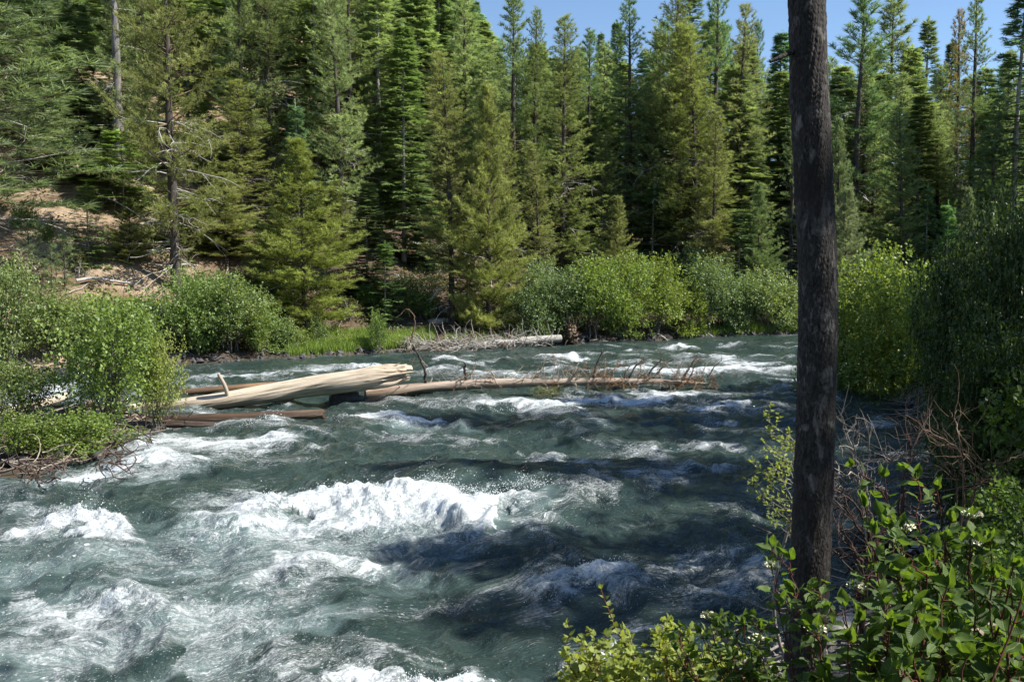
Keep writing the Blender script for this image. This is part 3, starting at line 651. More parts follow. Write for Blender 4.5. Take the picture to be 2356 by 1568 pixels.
TREES = [
 # key, px, Y, top, halfwidth, label, colour, base
 ('pond_b', -40, 37, -420, 230, 'big long-needled pine reaching in from the left edge above the sandy slope', GR, None),
 ('fir_a', 195, 50, 10, 74, 'pale silvery green fir near the left edge, left of the bare grey trunk', PG, None),
 ('bare_trunk', 284, 49, -330, 95, 'pine with a thick bare grey trunk at the top left', GR, None),
 ('lodge_w', 405, 0, -330, 132, 'large olive pine with bleached broken branches round its foot, right of the sandy slope', OL, 668),
 ('young_fir', 218, 47, 380, 60, 'bright green bushy young fir at the top of the sandy slope', (1.0, 1.3, .7), None),
 ('young', 40, 49, 235, 90, 'green young pine above the sandy slope at the left', GR, None),
 ('young_fir', 128, 47, 300, 62, 'green young fir above the sandy slope, below the pale silvery fir', (1.0, 1.15, .8), None),
 ('young', 255, 48, 330, 60, 'green young pine on the rim of the sandy slope below the bare trunk', GR, None),
 ('sapling', 72, 0, 508, 38, 'dark leaning pine sapling on the bare sandy slope', DK, 655),
 ('sapling', 150, 0, 545, 30, 'small green pine sapling right of the leaning one on the sand', GR, 668),
 ('sapling', 120, 0, 560, 24, 'smallest sapling between two others on the sandy slope', GR, 672),
 ('lodge_w', 622, 51, -260, 118, 'pine with long drooping bleached dead branches, behind the bushy young pine', (1.0, 1.08, .72), None),
 ('young', 700, 0, 318, 118, 'bushy yellow-green young pine standing alone by the grassy bank', (1.05, 1.08, .48), 752),
 ('young_fir', 690, 49, 240, 40, 'blue-green fir tip rising just behind the bushy young pine', BG, None),
 ('lodge_b', 812, 52, -130, 82, 'pine with curled dead branches on its lower trunk, right of the bushy young pine', (1.0, 1.1, .72), None),
 ('fir_b', 876, 57, -160, 70, 'fir with a white weathered upper trunk at the top centre left', GR, None),
 ('fir_a', 946, 60, -120, 74, 'dark fir with a pale grey trunk right of the white-trunked fir', (.75, 1.0, .75), None),
 ('fir_a', 845, 0, 420, 52, 'greyish shaded fir between the bushy young pine and the dark hollow', (.85, 1.0, .85), 700),
 ('lodge_c', 1040, 0, 120, 92, 'olive pine with pale dead twigs leaning over the white boulders', OL, 752),
 ('young', 1125, 0, 190, 84, 'dense yellow-green pine with thin grey trunks just left of centre', YG, 770),
 ('lodge_c', 1158, 47, 260, 52, 'slim yellow-green pine pressed against the right side of the dense one', YG, None),
 ('fir_b', 1012, 64, -90, 62, 'grey-trunked fir at the top edge left of the first gap of sky', (.8, 1.0, .8), None),
 ('fir_a', 1075, 68, -60, 58, 'tall fir at the top edge behind the olive pine', (.85, 1.05, .8), None),
 ('fir_a', 1100, 92, 2, 26, 'haze-blue distant fir tip at the left end of the sky', FAR_HAZE, None),
 ('pond_b', 1180, 59, -12, 66, 'tall green pine right of the first narrow gap of sky', (.95, 1.1, .75), None),
 ('lodge_c', 1228, 60, 28, 50, 'pine leaning against the right flank of the tall green one', (1.0, 1.12, .72), None),
 ('lodge_c', 1295, 0, 32, 76, 'pine with a rust-red dead patch near its top', (1.05, 1.1, .68), 632),
 ('pond_b', 1352, 64, 72, 48, 'green pine between the rust-patched pine and the central sky gap', (.85, 1.08, .8), None),
 ('fir_a', 1376, 100, 78, 26, 'far bluish fir tip low in the central sky gap', FAR_HAZE, None),
 ('fir_a', 1412, 70, 52, 38, 'slender fir just left of the tall dark-trunked pine', (.75, 1.0, .85), None),
 ('lodge_b', 1447, 0, -8, 66, 'tall pine with a long bare dark trunk right of centre', (.72, .95, .72), 612),
 ('lodge_w', 1543, 0, -60, 118, 'broad pine with a stout dark trunk and an upcurved low limb', (1.05, 1.1, .62), 648),
 ('lodge_c', 1600, 58, 60, 96, 'wide-spreading right half of the stand, an olive pine beside the stout trunk', (1.1, 1.12, .6), None),
 ('fir_b', 1575, 72, -80, 46, 'dark fir top behind the broad pine', DK, None),
 ('pond_b', 1640, 70, -60, 56, 'tall layered pine against the sky behind the olive stand', (.8, 1.05, .7), None),
 ('thin', 1695, 60, 14, 66, 'thin greyish pine with see-through top against the sky', (1.15, 1.1, .8), None),
 ('pond_b', 1732, 76, 52, 34, 'small pine tip leaning between the thin pine and the sky', FAR_HAZE, None),
 ('fir_a', 1783, 0, 78, 54, 'dark green fir left of the near trunk', (.62, .92, .72), 606),
 ('thin', 1816, 0, 200, 32, 'slender pale trunk tree right against the left side of the near trunk', (.8, .95, .7), 668),
 ('ponderosa', 1962, 61, -20, 84, 'open-crowned pine with a thick dark trunk right of the near trunk', (.70, .95, .68), None),
 ('pond_b', 2035, 0, 2, 92, 'full pine with a straight dark trunk, second to the right of the near trunk', (.95, 1.03, .68), 590),
 ('fir_b', 2116, 76, 44, 44, 'fir with a brown scorched top at the right', (.85, .95, .7), None),
 ('fir_a', 2168, 76, 98, 40, 'short dark fir between the scorched one and the rusty pine', DK, None),
 ('thin', 2192, 66, 22, 42, 'half-dead pine with rusty needles at the right', (1.3, .88, .62), None),
 ('lodge_b', 2228, 62, -14, 58, 'green pine just right of the rusty half-dead one', (.85, 1.0, .62), None),
 ('fir_b', 2322, 57, -60, 76, 'tall dark fir by the right edge', (.62, .88, .66), None),
 ('young', 2226, 54, 430, 44, 'dusty grey-green young pine low on the right', (1.0, 1.05, .95), None),
 ('young_fir', 2178, 55, 470, 34, 'small bright young fir in front of the dark trunks at the right', (.75, 1.2, .8), None),
 ('young_fir', 2130, 58, 430, 30, 'small fir left of the bright young one', (.7, 1.0, .75), None),
 ('young', 1985, 0, 330, 66, 'dusty young pine just right of the near trunk', (1.0, 1.05, .9), 602),
 ('young', 1925, 56, 270, 50, 'young pine half hidden behind the near trunk', (.95, 1.05, .85), None),
 ('young', 520, 45, 395, 86, 'olive young pine right of the large pine with bleached branches', OL, None),
 ('lodge_c', 330, 56, -120, 90, 'green pine behind the bare grey trunk', (.95, 1.15, .6), None),
 ('fir_a', 100, 58, -150, 90, 'dark fir behind the pine at the left edge', (.7, 1.0, .65), None),
 ('fir_a', 480, 62, -150, 90, 'tall fir behind the large olive pine', (.8, 1.0, .6), None),
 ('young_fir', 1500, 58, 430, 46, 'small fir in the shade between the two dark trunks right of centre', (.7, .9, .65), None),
 ('young', 1320, 0, 470, 50, 'low pine in front of the rust-patched pine', (1.0, 1.1, .7), 628),
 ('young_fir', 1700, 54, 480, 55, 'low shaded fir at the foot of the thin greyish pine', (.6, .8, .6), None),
 ('lodge_c', 760, 60, -60, 70, 'pine top filling the gap above the bushy young pine', (.9, 1.05, .6), None),
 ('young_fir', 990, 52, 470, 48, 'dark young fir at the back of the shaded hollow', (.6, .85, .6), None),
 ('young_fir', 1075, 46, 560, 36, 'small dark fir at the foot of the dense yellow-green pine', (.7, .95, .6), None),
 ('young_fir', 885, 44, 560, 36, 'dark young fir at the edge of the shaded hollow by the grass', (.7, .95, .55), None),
]
for t in TREES: tree(t[0], t[1], t[2], t[3], t[4], t[5], t[6], base=t[7], lean=.25 if 'leaning pine sapling' in t[5] else 0.)
# the wood behind: trees that only show between the ones above
rng = np.random.default_rng(77); seen_labels = {}
sky_top = lambda px: np.interp(px, [0, 1050, 1110, 1140, 1250, 1330, 1480, 1520, 1680, 1760, 1880, 1960, 2080, 2150, 2280, 2356], [-200, -200, 60, 90, 110, 110, 130, 60, 60, 170, 150, 120, 130, 160, 150, 60])
SHORT = [(t[1], t[5]) for t in TREES if t[3] < 200]
LOOK = {'fir_a': 'dense dark fir', 'fir_b': 'ragged dark fir', 'lodge_c': 'olive pine', 'pond_b': 'long-needled pine'}
BACK = []
for row, (Y0, dx) in enumerate(((57, 86), (65, 78), (75, 70), (90, 62))):
    for px in np.arange(-60 + row * 31, 2420, dx):
        x_ = px + rng.uniform(-24, 24); Y = Y0 + rng.uniform(-3, 3)
        if row == 0 and x_ < 900: Y -= 5
        if Y < 62 and x_ > 1050: Y += 6
        tp = sky_top(x_) + rng.uniform(-25, 60) + (50 if row == 0 else 0)
        H = atY(x_, tp, Y)[2] - far_z(*atY(x_, 600, Y)[:2])
        if H < 5: continue
        BACK.append((('fir_a', 'fir_b', 'lodge_c', 'pond_b')[rng.integers(0, 4)], x_, Y, tp, row, rng.uniform(54, 74) * (62 / Y) ** .5, rng.uniform(1.1, 1.6)))
for k, x_, Y, tp, row, hw, br_ in BACK:
    near = min(SHORT, key=lambda q: abs(q[0] - x_)); side = 'just left of' if x_ < near[0] - 12 else ('just right of' if x_ > near[0] + 12 else 'straight behind')
    depth = ('first', 'second', 'third', 'farthest')[row]
    short = near[1].split(' with ')[0].split(' behind ')[0].split(', ')[0]; short = ' '.join(short.split()[:8])
    for w_ in (' in', ' of', ' the', ' a', ' by', ' at', ' left', ' right', ' and'):
        if short.endswith(w_): short = short[:-len(w_)]
    lb = '%s in the %s row of the wood, %s the %s' % (LOOK[k], depth, side, short)
    lb = ' '.join(lb.split()[:16]); seen_labels[lb] = seen_labels.get(lb, 0) + 1
    if seen_labels[lb] > 1: lb = ('shorter ', 'taller ', 'thinner ')[(seen_labels[lb] - 2) % 3] + lb; lb = ' '.join(lb.split()[:16])
    tree(k, x_, Y, tp, hw, lb, (np.array((.90, .98, .76) if row < 3 else FAR_HAZE) * br_).tolist(), group='conifers deep in the wood', cat='conifer')
# more trees standing on the left slope
for key, px, Y, top, hw, label, col in (
    ('lodge_c', 560, 48, 180, 84, 'olive pine between the large bleached-limbed pine and the drooping one', OL),
    ('young', 470, 51, 230, 80, 'green pine behind the right flank of the large olive pine', (1.1, 1.15, .6)),
    ('pond_b', 60, 45, 40, 120, 'long-needled pine over the top of the sandy slope', GR),
    ('young_fir', 290, 46, 300, 70, 'green fir on top of the sandy bank left of the large olive pine', (1.0, 1.25, .65)),
    ('young_fir', 30, 50, 330, 80, 'dark fir at the left edge above the sand', GR),
    ('young', 440, 47, 440, 66, 'low green pine right of the large olive pine trunk', (1.0, 1.12, .66)),
    ('young_fir', 205, 0, 425, 46, 'bright young fir standing on the sandy slope right of the saplings', (1.0, 1.15, .75)),
    ('young', 300, 0, 455, 52, 'small olive pine on the sandy slope left of the large olive pine', OL),
    ('young', 345, 50, 360, 62, 'green pine left of the large olive pine, above the sand', (1.0, 1.1, .7)),
    ('young_fir', 520, 46, 520, 60, 'low fir behind the big rounded alder shrub', (.95, 1.1, .7)),
    ('young', 770, 49, 420, 60, 'olive pine behind the right side of the bushy young pine', OL),
    ('young_fir', 820, 46, 560, 44, 'low green fir right of the bushy young pine', (.85, 1.05, .66)),
    ('lodge_c', 1385, 58, 300, 56, 'olive pine between the rust-patched pine and the tall dark-trunked pine', (1.0, 1.08, .7)),
    ('lodge_c', 1490, 60, 200, 54, 'green pine right behind the tall dark-trunked pine', (.85, 1.02, .7)),
    ('young', 1420, 53, 450, 46, 'low olive pine left of the tall bare dark trunk', OL),
    ('lodge_c', 1640, 56, 250, 60, 'olive pine under the thin greyish pine', OL),
    ('young', 1745, 54, 420, 50, 'low green pine left of the dark green fir', (.85, 1.0, .7)),
    ('lodge_c', 2075, 58, 240, 66, 'green pine right of the second dark trunk', (.9, 1.05, .68)),
    ('lodge_c', 2270, 56, 220, 60, 'dark green pine left of the fir by the right edge', (.75, .92, .66)),
    ('young', 1945, 52, 430, 60, 'low dusty pine beside the right edge of the near trunk', GY),
    ('young', 640, 46, 470, 62, 'low olive pine pressed against the left side of the bushy young pine', OL),
    ('young', 600, 0, 560, 66, 'low olive pine by the bank left of the bushy young pine', OL),
    ('young_fir', 385, 44, 420, 52, 'green fir low behind the foot of the large olive pine', (1.0, 1.2, .6)),
    ('fir_a', 930, 52, 60, 66, 'dark fir above the shaded hollow', (.8, 1.0, .65)),
    ('lodge_c', 1240, 52, 330, 50, 'short olive pine left of the rust-patched pine', OL)):
    tree(key, px, Y, top, hw, label, col, base=(720 if px > 500 else 608) if Y == 0 else None)
# trees of the near bank, beyond the right edge of the frame: they shade the near water
for key, x, y, H, wd, label in (
    ('pond_b', 19.0, 23.6, 17, 2.6, 'tall pine on the right bank upstream of the willow'),
    ('lodge_a', 15.5, 20.5, 18, 2.8, 'broad pine on the right bank behind the willow'),
    ('lodge_c', 13.4, 16.0, 15, 2.6, 'olive pine on the right bank beside the willow'),
    ('lodge_b', 17.5, 14.5, 17.5, 2.6, 'tall lodgepole pine set back from the right bank'),
    ('pond_b', 10.5, 11.0, 11, 2.3, 'smaller pine close to the bend of the right bank'),
    ('lodge_b', 17.5, 8.2, 17, 2.4, 'broad pine on the near bank right of the viewer'),
    ('lodge_c', 22.5, 20.0, 20, 2.8, 'tallest olive pine of the right bank'),
    ('thin', 12.5, 5.6, 13.0, 1.5, 'unseen thin pine added to mottle the sun on the near trunk'),  # added out of view to break up the sunlight on the near trunk
    ('pond_b', 8.6, 2.1, 6.9, 1.8, 'unseen short pine added to dapple the dogwoods with shade'),  # added out of view, height set so its shade falls on the dogwoods
    ('lodge_w', -7.0, -6.0, 18, 3.2, 'wide pine behind the viewer, to the left'), ('lodge_c', -2.0, -9.0, 20, 3.0, 'tall pine straight behind the viewer'),
    ('fir_a', 3.5, -5.0, 17, 2.8, 'dense fir close behind the viewer'), ('lodge_w', 8.5, -7.5, 19, 3.4, 'wide pine behind the viewer, to the right'),
    ('fir_a', 14.0, -3.0, 18, 3.0, 'dense fir behind the viewer at the far right'), ('fir_a', -13.0, -11.0, 19, 3.0, 'dense fir behind the viewer at the far left')):
    nm, kw, made = PROTO[key]; o = copy_tree(made[0]) if made else conifer(nm, **kw)
    if not made: made.append(o)
    o.location = (x, y, far_z(x, y)); o.scale = (wd / kw['r'] / .8,) * 2 + (H / kw['H'],); o.rotation_euler = (0, 0, x * 3.7)
    for ch in o.children:
        if ch.name.startswith('crown'): ch.color = (.9, 1.05, .7, 1)
    tag(o, label, 'pine' if 'fir' not in nm else 'fir', 'conifers on the near bank')
# ------------------------------------------------------------------ broadleaf shrubs
def fold_leaf(w=.34, fold=.10, curl=.12):
    v = np.array([(0, 0, 0), (-w, .45, fold), (w, .45, fold), (0, .5, 0), (0, 1, -curl)])
    return v, np.array([(0, 3, 1), (0, 2, 3), (1, 3, 4), (3, 2, 4)])
def shrub(name, seed, h=2.5, w=1.4, n=6500, leaf=.075, lw=.36, lobes=16, stems=8, mat='shrub', smat='shrub_stem', vert=0.0, low=.05, droop=.0):
    rng = np.random.default_rng(seed); root = empty(name); gs = Geo(); gl = Geo()
    C = []
    for k in range(lobes):
        d = rdir(rng, 1)[0]; d[2] = abs(d[2]); u = rng.uniform(.25, .78)
        C.append((d[0] * w * u, d[1] * w * u, h * (low + .15 + (.70 - low) * (rng.random() ** .8) * (1 - .35 * u * u))))
    C = np.array(C); RAD = rng.uniform(.26, .42, lobes) * w * (.8 + .25 * h / 2.5)
    nt_ = n // 7; li = rng.integers(0, lobes, nt_); dd = rdir(rng, nt_); rad = RAD[li] * rng.random(nt_) ** .38 * (1 + .3 * perlin(dd[:, 0] * 2 + li, dd[:, 1] * 2 + dd[:, 2], 3))
    T0 = C[li] + dd * rad[:, None] * np.array((1, 1, .9 + vert)); T0[:, 2] = np.maximum(T0[:, 2], .06)
    TD = norm(dd * .8 + np.array((0, 0, .55 - droop)) + rng.normal(size=dd.shape) * .35)
    P = []; D = []; N = []; S = []; T = []
    tt = np.clip(rng.normal(.5, .2, nt_) + .12 * (li % 3 - 1), 0, 1)
    for j in range(7):
        f = (j - 1) * leaf * .42
        P.append(T0 + TD * f + rng.normal(size=T0.shape) * leaf * .35)
        D.append(norm(TD * .6 + rdir(rng, nt_) * .9 - np.array((0, 0, droop)))); N.append(norm(rng.normal(size=T0.shape) * .65 + np.array((.25, -.1, .8))))
        S.append(leaf * rng.uniform(.65, 1.2, nt_)); T.append(np.clip(tt + rng.normal(0, .14, nt_), 0, 1))
    tv, tf = fold_leaf(lw)
    scatter(gl, tv, tf, np.concatenate(P), np.concatenate(D), np.concatenate(N), np.concatenate(S), np.concatenate(T))
    for k in range(stems):
        c = C[k % lobes]; a = rng.random() * 6.28; b = np.array((math.cos(a), math.sin(a), 0)) * w * .16 * rng.random(); b[2] = -.2
        mid = (b + c) / 2 + np.array((0, 0, .12 * h)) * .5; p = bez(b, b + np.array((c[0] * .1, c[1] * .1, h * .25)), mid, c, 9) + rng.normal(size=(9, 3)) * .02
        tube(gs, p, np.linspace(.028, .008, 9), 5, cap=False)
        for j in range(5):
            i0 = rng.integers(3, 8); q = crooked(rng, p[i0], (p[i0] - p[i0 - 1]) * 6 + rng.normal(size=3), w * rng.uniform(.25, .5), 5, .5)
            tube(gs, q, np.linspace(.011, .004, 6), 3, cap=False)
    gs.obj('stems', M[smat], root); gl.obj('foliage', M[mat], root)
    root['h'] = h; root['w'] = w
    return root
SP = {}
def S_(k, name, **kw): SP[k] = (name, kw, [])
S_('alder_a', 'alder_shrub', seed=31, n=10500, low=-.10, lobes=22); S_('alder_b', 'alder_shrub', seed=32, n=11500, lobes=26, w=1.6, low=-.10)
S_('alder_c', 'alder_shrub', seed=33, n=8500, lobes=18, h=2.2, low=-.12); S_('low', 'low_shrub', seed=34, h=1.0, w=.8, n=2600, leaf=.06, lobes=9, stems=5)
S_('dry', 'brush', seed=35, h=.9, w=.8, n=1500, leaf=.05, lobes=8, stems=14, mat='under', smat='dead_wood')
S_('isle_a', 'leafy_shrub', seed=36, h=3.1, w=1.9, n=9500, leaf=.085, lw=.42, lobes=22, stems=14, low=.20)
S_('isle_b', 'leafy_shrub', seed=37, h=1.5, w=1.3, n=5000, leaf=.07, lw=.40, lobes=13, stems=10, low=.0)
S_('bank_alder', 'bank_alder', seed=38, h=4.2, w=2.1, n=17000, leaf=.10, lw=.42, lobes=44, stems=12, low=-.14)
S_('willow', 'willow_shrub', seed=39, h=3.6, w=1.7, n=24000, leaf=.105, lw=.24, lobes=40, stems=12, mat='willow', smat='dark_twig', low=.0, droop=.25)
def put_shrub(key, p, h, wd, label, col=(1, 1, 1), rz=0., group=None, cat='shrub', sink=.05):
    nm, kw, made = SP[key]
    if not made: o = shrub(nm, **kw); made.append(o)
    else: o = copy_tree(made[0])
    o.location = (p[0], p[1], p[2] - sink); o.rotation_euler = (0, 0, rz)
    s = h / (o['h'] * .86); sw = wd / (o['w'] * .92); o.scale = (sw, sw, s)
    for ch in o.children:
        if ch.name.startswith('foliage'): ch.color = (*col, 1)
    tag(o, label, cat, group); return o
LG = (1.0, 1.06, .95); BGN = (1.02, 1.12, .72); GG = (.82, .92, .98); YGN = (1.1, 1.14, .62); MG = (.85, 1.0, .7)
SH = [
 # key, px, base, top, halfwidth, label, colour
 ('alder_b', 20, 852, 630, 90, 'tall alder shrub at the left edge beyond the water', LG),
 ('alder_a', 110, 858, 690, 80, 'light green alder shrub second from the left edge', LG),
 ('alder_b', 205, 856, 696, 84, 'alder shrub below the white fallen pole on the sandy slope', BGN),
 ('alder_a', 300, 850, 700, 76, 'alder shrub left of the large olive pine foot', LG),
 ('alder_c', 372, 846, 690, 70, 'dull green alder shrub at the large olive pine foot', GG),
 ('alder_b', 452, 838, 648, 84, 'big rounded bright alder shrub right of the large olive pine foot', (1.0, 1.15, .8)),
 ('alder_a', 532, 834, 660, 84, 'paler alder shrub right of the big rounded one', LG),
 ('alder_c', 605, 830, 715, 58, 'short leafy shrub where the left alders end', MG),
 ('low', 645, 826, 748, 40, 'small glossy shrub left of the grassy bank', LG),
 ('low', 660, 824, 765, 40, 'low leafy shrub at the left end of the grassy bank', LG),
 ('low', 770, 817, 775, 34, 'low shrub in front of the grass below the bushy pine', LG),
 ('low', 860, 812, 780, 30, 'low shrub at the waterline of the grassy bank', YGN),
 ('low', 688, 822, 762, 34, 'low shrub under the bushy young pine', YGN),
 ('low', 735, 818, 742, 36, 'low light shrub right of the bushy young pine trunk', LG),
 ('low', 800, 814, 772, 30, 'low light shrub in the middle of the grassy bank', YGN),
 ('low', 925, 806, 772, 34, 'low shrub at the right end of the grassy bank', YGN),
 ('low', 870, 770, 735, 28, 'dark little shrub behind the grassy bank', MG),
 ('low', 600, 800, 730, 30, 'small shrub behind the short leafy one', YGN),
 ('alder_c', 1228, 782, 650, 60, 'grey-green shrub at the left end of the middle thicket', GG),
 ('alder_b', 1292, 786, 640, 76, 'silvery leafed shrub, second from the left of the middle thicket', GG),
 ('alder_a', 1362, 788, 622, 70, 'bright leafed shrub in the middle thicket right of the root plate', BGN),
 ('alder_b', 1432, 786, 612, 76, 'tallest bright shrub of the middle thicket', BGN),
 ('alder_a', 1505, 782, 618, 72, 'yellow-green shrub below the stout-trunked pine', YGN),
 ('alder_c', 1570, 780, 660, 60, 'rounded yellow-green shrub right of the stout-trunked pine', YGN),
 ('alder_a', 1632, 776, 618, 66, 'pale shrub with bare stems showing near the short grass', GG),
 ('alder_b', 1700, 774, 650, 64, 'pale shrub over the short grass at the waterline', GG),
 ('alder_a', 1765, 774, 640, 66, 'rounded pale shrub left of the near trunk', LG),
 ('alder_c', 1826, 772, 655, 56, 'pale shrub half hidden by the left side of the near trunk', LG),
 ('low', 1240, 705, 612, 50, 'dull shrub on the slope above the grey-green one', GG),
 ('low', 1590, 690, 590, 50, 'silvery bush on the slope right of the stout trunk', GG),
 ('low', 1655, 660, 600, 40, 'bush on the slope behind the pale shrubs', MG),
 ('low', 1500, 640, 580, 36, 'scrubby bush between the two dark trunks', GG),
 ('alder_c', 1985, 690, 580, 56, 'green shrub on the slope right of the near trunk', MG),
 ('low', 2050, 660, 590, 44, 'small bush at the foot of the second dark trunk right of the near one', GG),
 ('low', 2100, 665, 612, 34, 'small bush left of the grey boulder at the right', MG),
 ('low', 2180, 650, 580, 46, 'bush right of the grey boulder at the right', MG),
 ('low', 930, 690, 640, 44, 'pale drooping bush in the shaded hollow', GG),
 ('low', 560, 720, 640, 44, 'bush on the bank behind the paler alder shrub', MG),
 ('low', 60, 530, 480, 34, 'scrubby bush on top of the sandy slope', MG),
 ('low', 110, 560, 520, 22, 'smallest scrubby bush on the sandy slope', MG),
 ('low', 470, 735, 660, 50, 'bush on the slope behind the big rounded alder', MG),
 ('low', 520, 700, 640, 46, 'dull bush on the slope under the low olive pines', GG),
 ('low', 610, 720, 655, 46, 'bush in the litter left of the bushy young pine trunk', MG),
 ('low', 650, 690, 630, 40, 'small bush behind the bushy young pine', GG),
 ('dry', 590, 690, 640, 40, 'dry brush behind the low olive pines', GY),
 ('dry', 800, 735, 690, 44, 'dry brush right of the bushy young pine', GY),
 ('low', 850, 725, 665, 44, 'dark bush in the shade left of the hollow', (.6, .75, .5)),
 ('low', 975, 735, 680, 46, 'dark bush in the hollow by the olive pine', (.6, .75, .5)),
 ('dry', 1000, 690, 640, 50, 'grey dead brush in the shaded hollow', GY),
 ('dry', 1130, 745, 690, 50, 'grey dead brush between the two slim grey trunks', GY),
 ('low', 1180, 740, 680, 50, 'dull bush right of the dense yellow-green pine', GG),
 ('dry', 1480, 620, 575, 50, 'dead brush heaped between the two dark trunks', GY),
 ('low', 1380, 620, 565, 50, 'bush left of the tall bare dark trunk', MG),
 ('dry', 180, 640, 590, 28, 'dry brush patch in the middle of the sandy slope', GY),
]
for i_, (key, px_, ba, tp, hw, label, col) in enumerate(SH):
    if ba > 765: b0 = atZ(px_, ba, .15); y_ = yfar(b0[0]) + .9; p = atY(px_, ba, y_); p[2] = float(land(p[0], p[1]))
    else: p = onland(px_, ba, 33, 110)
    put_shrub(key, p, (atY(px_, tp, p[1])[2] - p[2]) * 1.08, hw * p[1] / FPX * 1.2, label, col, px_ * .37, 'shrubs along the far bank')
# island shrubs, alder of the right bank, willow thicket
for key, px_, y_, bz, tp, hw, label, col, grp in (
 ('isle_a', 235, 20.4, .3, 700, 165, 'broad bright shrub over the driftwood pile, topmost on the island', (1.0, 1.12, .75), 'shrubs on the driftwood island'),
 ('isle_a', 30, 20.2, .4, 838, 112, 'pale shrub at the left edge growing over the driftwood', (1.0, 1.05, .95), 'shrubs on the driftwood island'),
 ('isle_a', 352, 21.6, .1, 775, 72, 'light twiggy shrub leaning out to the right over the pale log', (1.25, 1.2, .75), 'shrubs on the driftwood island'),
 ('isle_b', 190, 19.1, .2, 945, 125, 'low dark green shrub in front of the driftwood pile', (.75, .88, .45), 'shrubs on the driftwood island'),
 ('isle_b', 45, 18.2, .3, 945, 110, 'low green shrub at the left edge by the wet gravel', (.8, .9, .5), 'shrubs on the driftwood island'),
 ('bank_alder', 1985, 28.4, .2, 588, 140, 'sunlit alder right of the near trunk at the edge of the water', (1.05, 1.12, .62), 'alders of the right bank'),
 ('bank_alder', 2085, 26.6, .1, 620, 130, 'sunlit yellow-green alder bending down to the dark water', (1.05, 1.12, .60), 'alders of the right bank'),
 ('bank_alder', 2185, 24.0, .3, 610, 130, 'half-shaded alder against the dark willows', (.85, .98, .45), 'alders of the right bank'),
 ('willow', 2262, 14.5, .8, 530, 120, 'dark narrow-leaved willow nearest the sunlit alders', (1, 1, 1), 'willows of the right bank'),
 ('willow', 2345, 12.6, 1.1, 480, 140, 'tall dark willow filling the right edge', (1, 1, 1), 'willows of the right bank'),
 ('willow', 2300, 11.6, .9, 760, 130, 'low dark willow hanging over the right bank', (1, 1, 1), 'willows of the right bank'),
 ('willow', 2225, 17.0, .5, 700, 90, 'dark willow reaching down to the water behind the bare twigs', (1, 1, 1), 'willows of the right bank')):
    p = atY(px_, 600, y_); p[2] = max(float(land(p[0], p[1])), -.1); 
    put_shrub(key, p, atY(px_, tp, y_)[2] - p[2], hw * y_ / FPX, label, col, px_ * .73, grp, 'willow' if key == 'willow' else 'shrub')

# ------------------------------------------------------------------ grass, undergrowth, sticks: nobody could count them
rng = np.random.default_rng(9)
def blades(g, P, h, w=.012, t=None):
    n = len(P); tv = np.array([(-.5, 0, 0), (.5, 0, 0), (.28, .6, .03), (-.28, .6, .03), (0, 1, .16)]); tf3 = np.array([(3, 2, 4)]); tf4 = np.array([(0, 1, 2, 3)])
    D = norm(np.c_[rng.normal(0, .22, (n, 2)), np.ones(n)]); Z = rdir(rng, n)
    v = tv * np.array((w, 1, 1.)); s = h * rng.uniform(.6, 1.15, n); tt = np.clip(rng.normal(.5, .2, n), 0, 1) if t is None else t
    scatter(g, v / np.array((.4, 1, 1)), tf4, P, D, Z, s, tt); scatter(g, v / np.array((.4, 1, 1)), tf3, P, D, Z, s, tt)
g = Geo(); PTS = []
for x0, x1, n, dep in ((665, 1000, 13000, 2.2), (1610, 1710, 3500, 1.4), (1180, 1300, 1200, 1.5), (1020, 1200, 700, 2.0), (1720, 1850, 1500, .8)):
    pxs = rng.uniform(x0, x1, n); b = np.array([atZ(a, 800, .2)[:2] for a in (x0, x1)])
    for a in pxs:
        d = ray(a, 800); k = d[0] / d[1]; yy = 45.
        for _ in range(4): yy = yfar(k * yy)
        yy += .25 + rng.random() ** 1.2 * dep; PTS.append((k * yy, yy))
PTS = np.array(PTS); z = land(PTS[:, 0], PTS[:, 1]) - .02
blades(g, np.c_[PTS, z], .42 * (1 + .35 * perlin(PTS[:, 0] * .8, PTS[:, 1] * .8, 3)), .035)
tag(g.obj('grass', M['grass'], None), 'bright green grass along the far waterline', 'grass', kind='stuff')

g = Geo(); n = 8500; x = rng.uniform(-32, 32, n); dd = rng.random(n) ** .8 * 26 + 1.2; y = yfar(x) + dd
k = (perlin(x * .35, y * .35, 8) + rng.normal(0, .25, n) > .05) & ~((x < -12.2 - (y - 40) * .1) & (perlin(x * .5, y * .5, 12) < .30)); x, y = x[k], y[k]; z = land(x, y)
tv, tf = fold_leaf(.42)
for j in range(26):
    m_ = len(x); s = rng.uniform(.12, .42, m_); o = rdir(rng, m_) * s[:, None]; o[:, 2] = abs(o[:, 2]) * 1.1
    scatter(g, tv, tf, np.c_[x, y, z] + o, rdir(rng, m_), np.c_[rng.normal(0, .5, (m_, 2)), np.ones(m_)], .10 + .05 * rng.random(m_), np.clip(rng.normal(.5, .25, m_), 0, 1))
tag(g.obj('undergrowth', M['under'], None), 'low dull green undergrowth scattered over the forest floor', 'undergrowth', kind='stuff')
g = Geo()
for j in range(900):
    xx = rng.uniform(-30, 30); yy = yfar(xx) + rng.random() * 20 + .3; L = rng.uniform(.3, 2.0); a = rng.random() * 6.28
    p = crooked(rng, (xx, yy, 0), (math.cos(a), math.sin(a), 0), L, 5, .5); p[:, 2] = land(p[:, 0], p[:, 1]) + .05 + rng.random() * .12 + np.abs(rng.normal(0, .06, len(p)))
    tube(g, p, np.linspace(.022 * L ** .5, .008, len(p)), 3, rng.random(), cap=False)
tag(g.obj('fallen_sticks', M['dead_wood'], None), 'bleached fallen sticks littering the forest floor', 'sticks', kind='stuff')

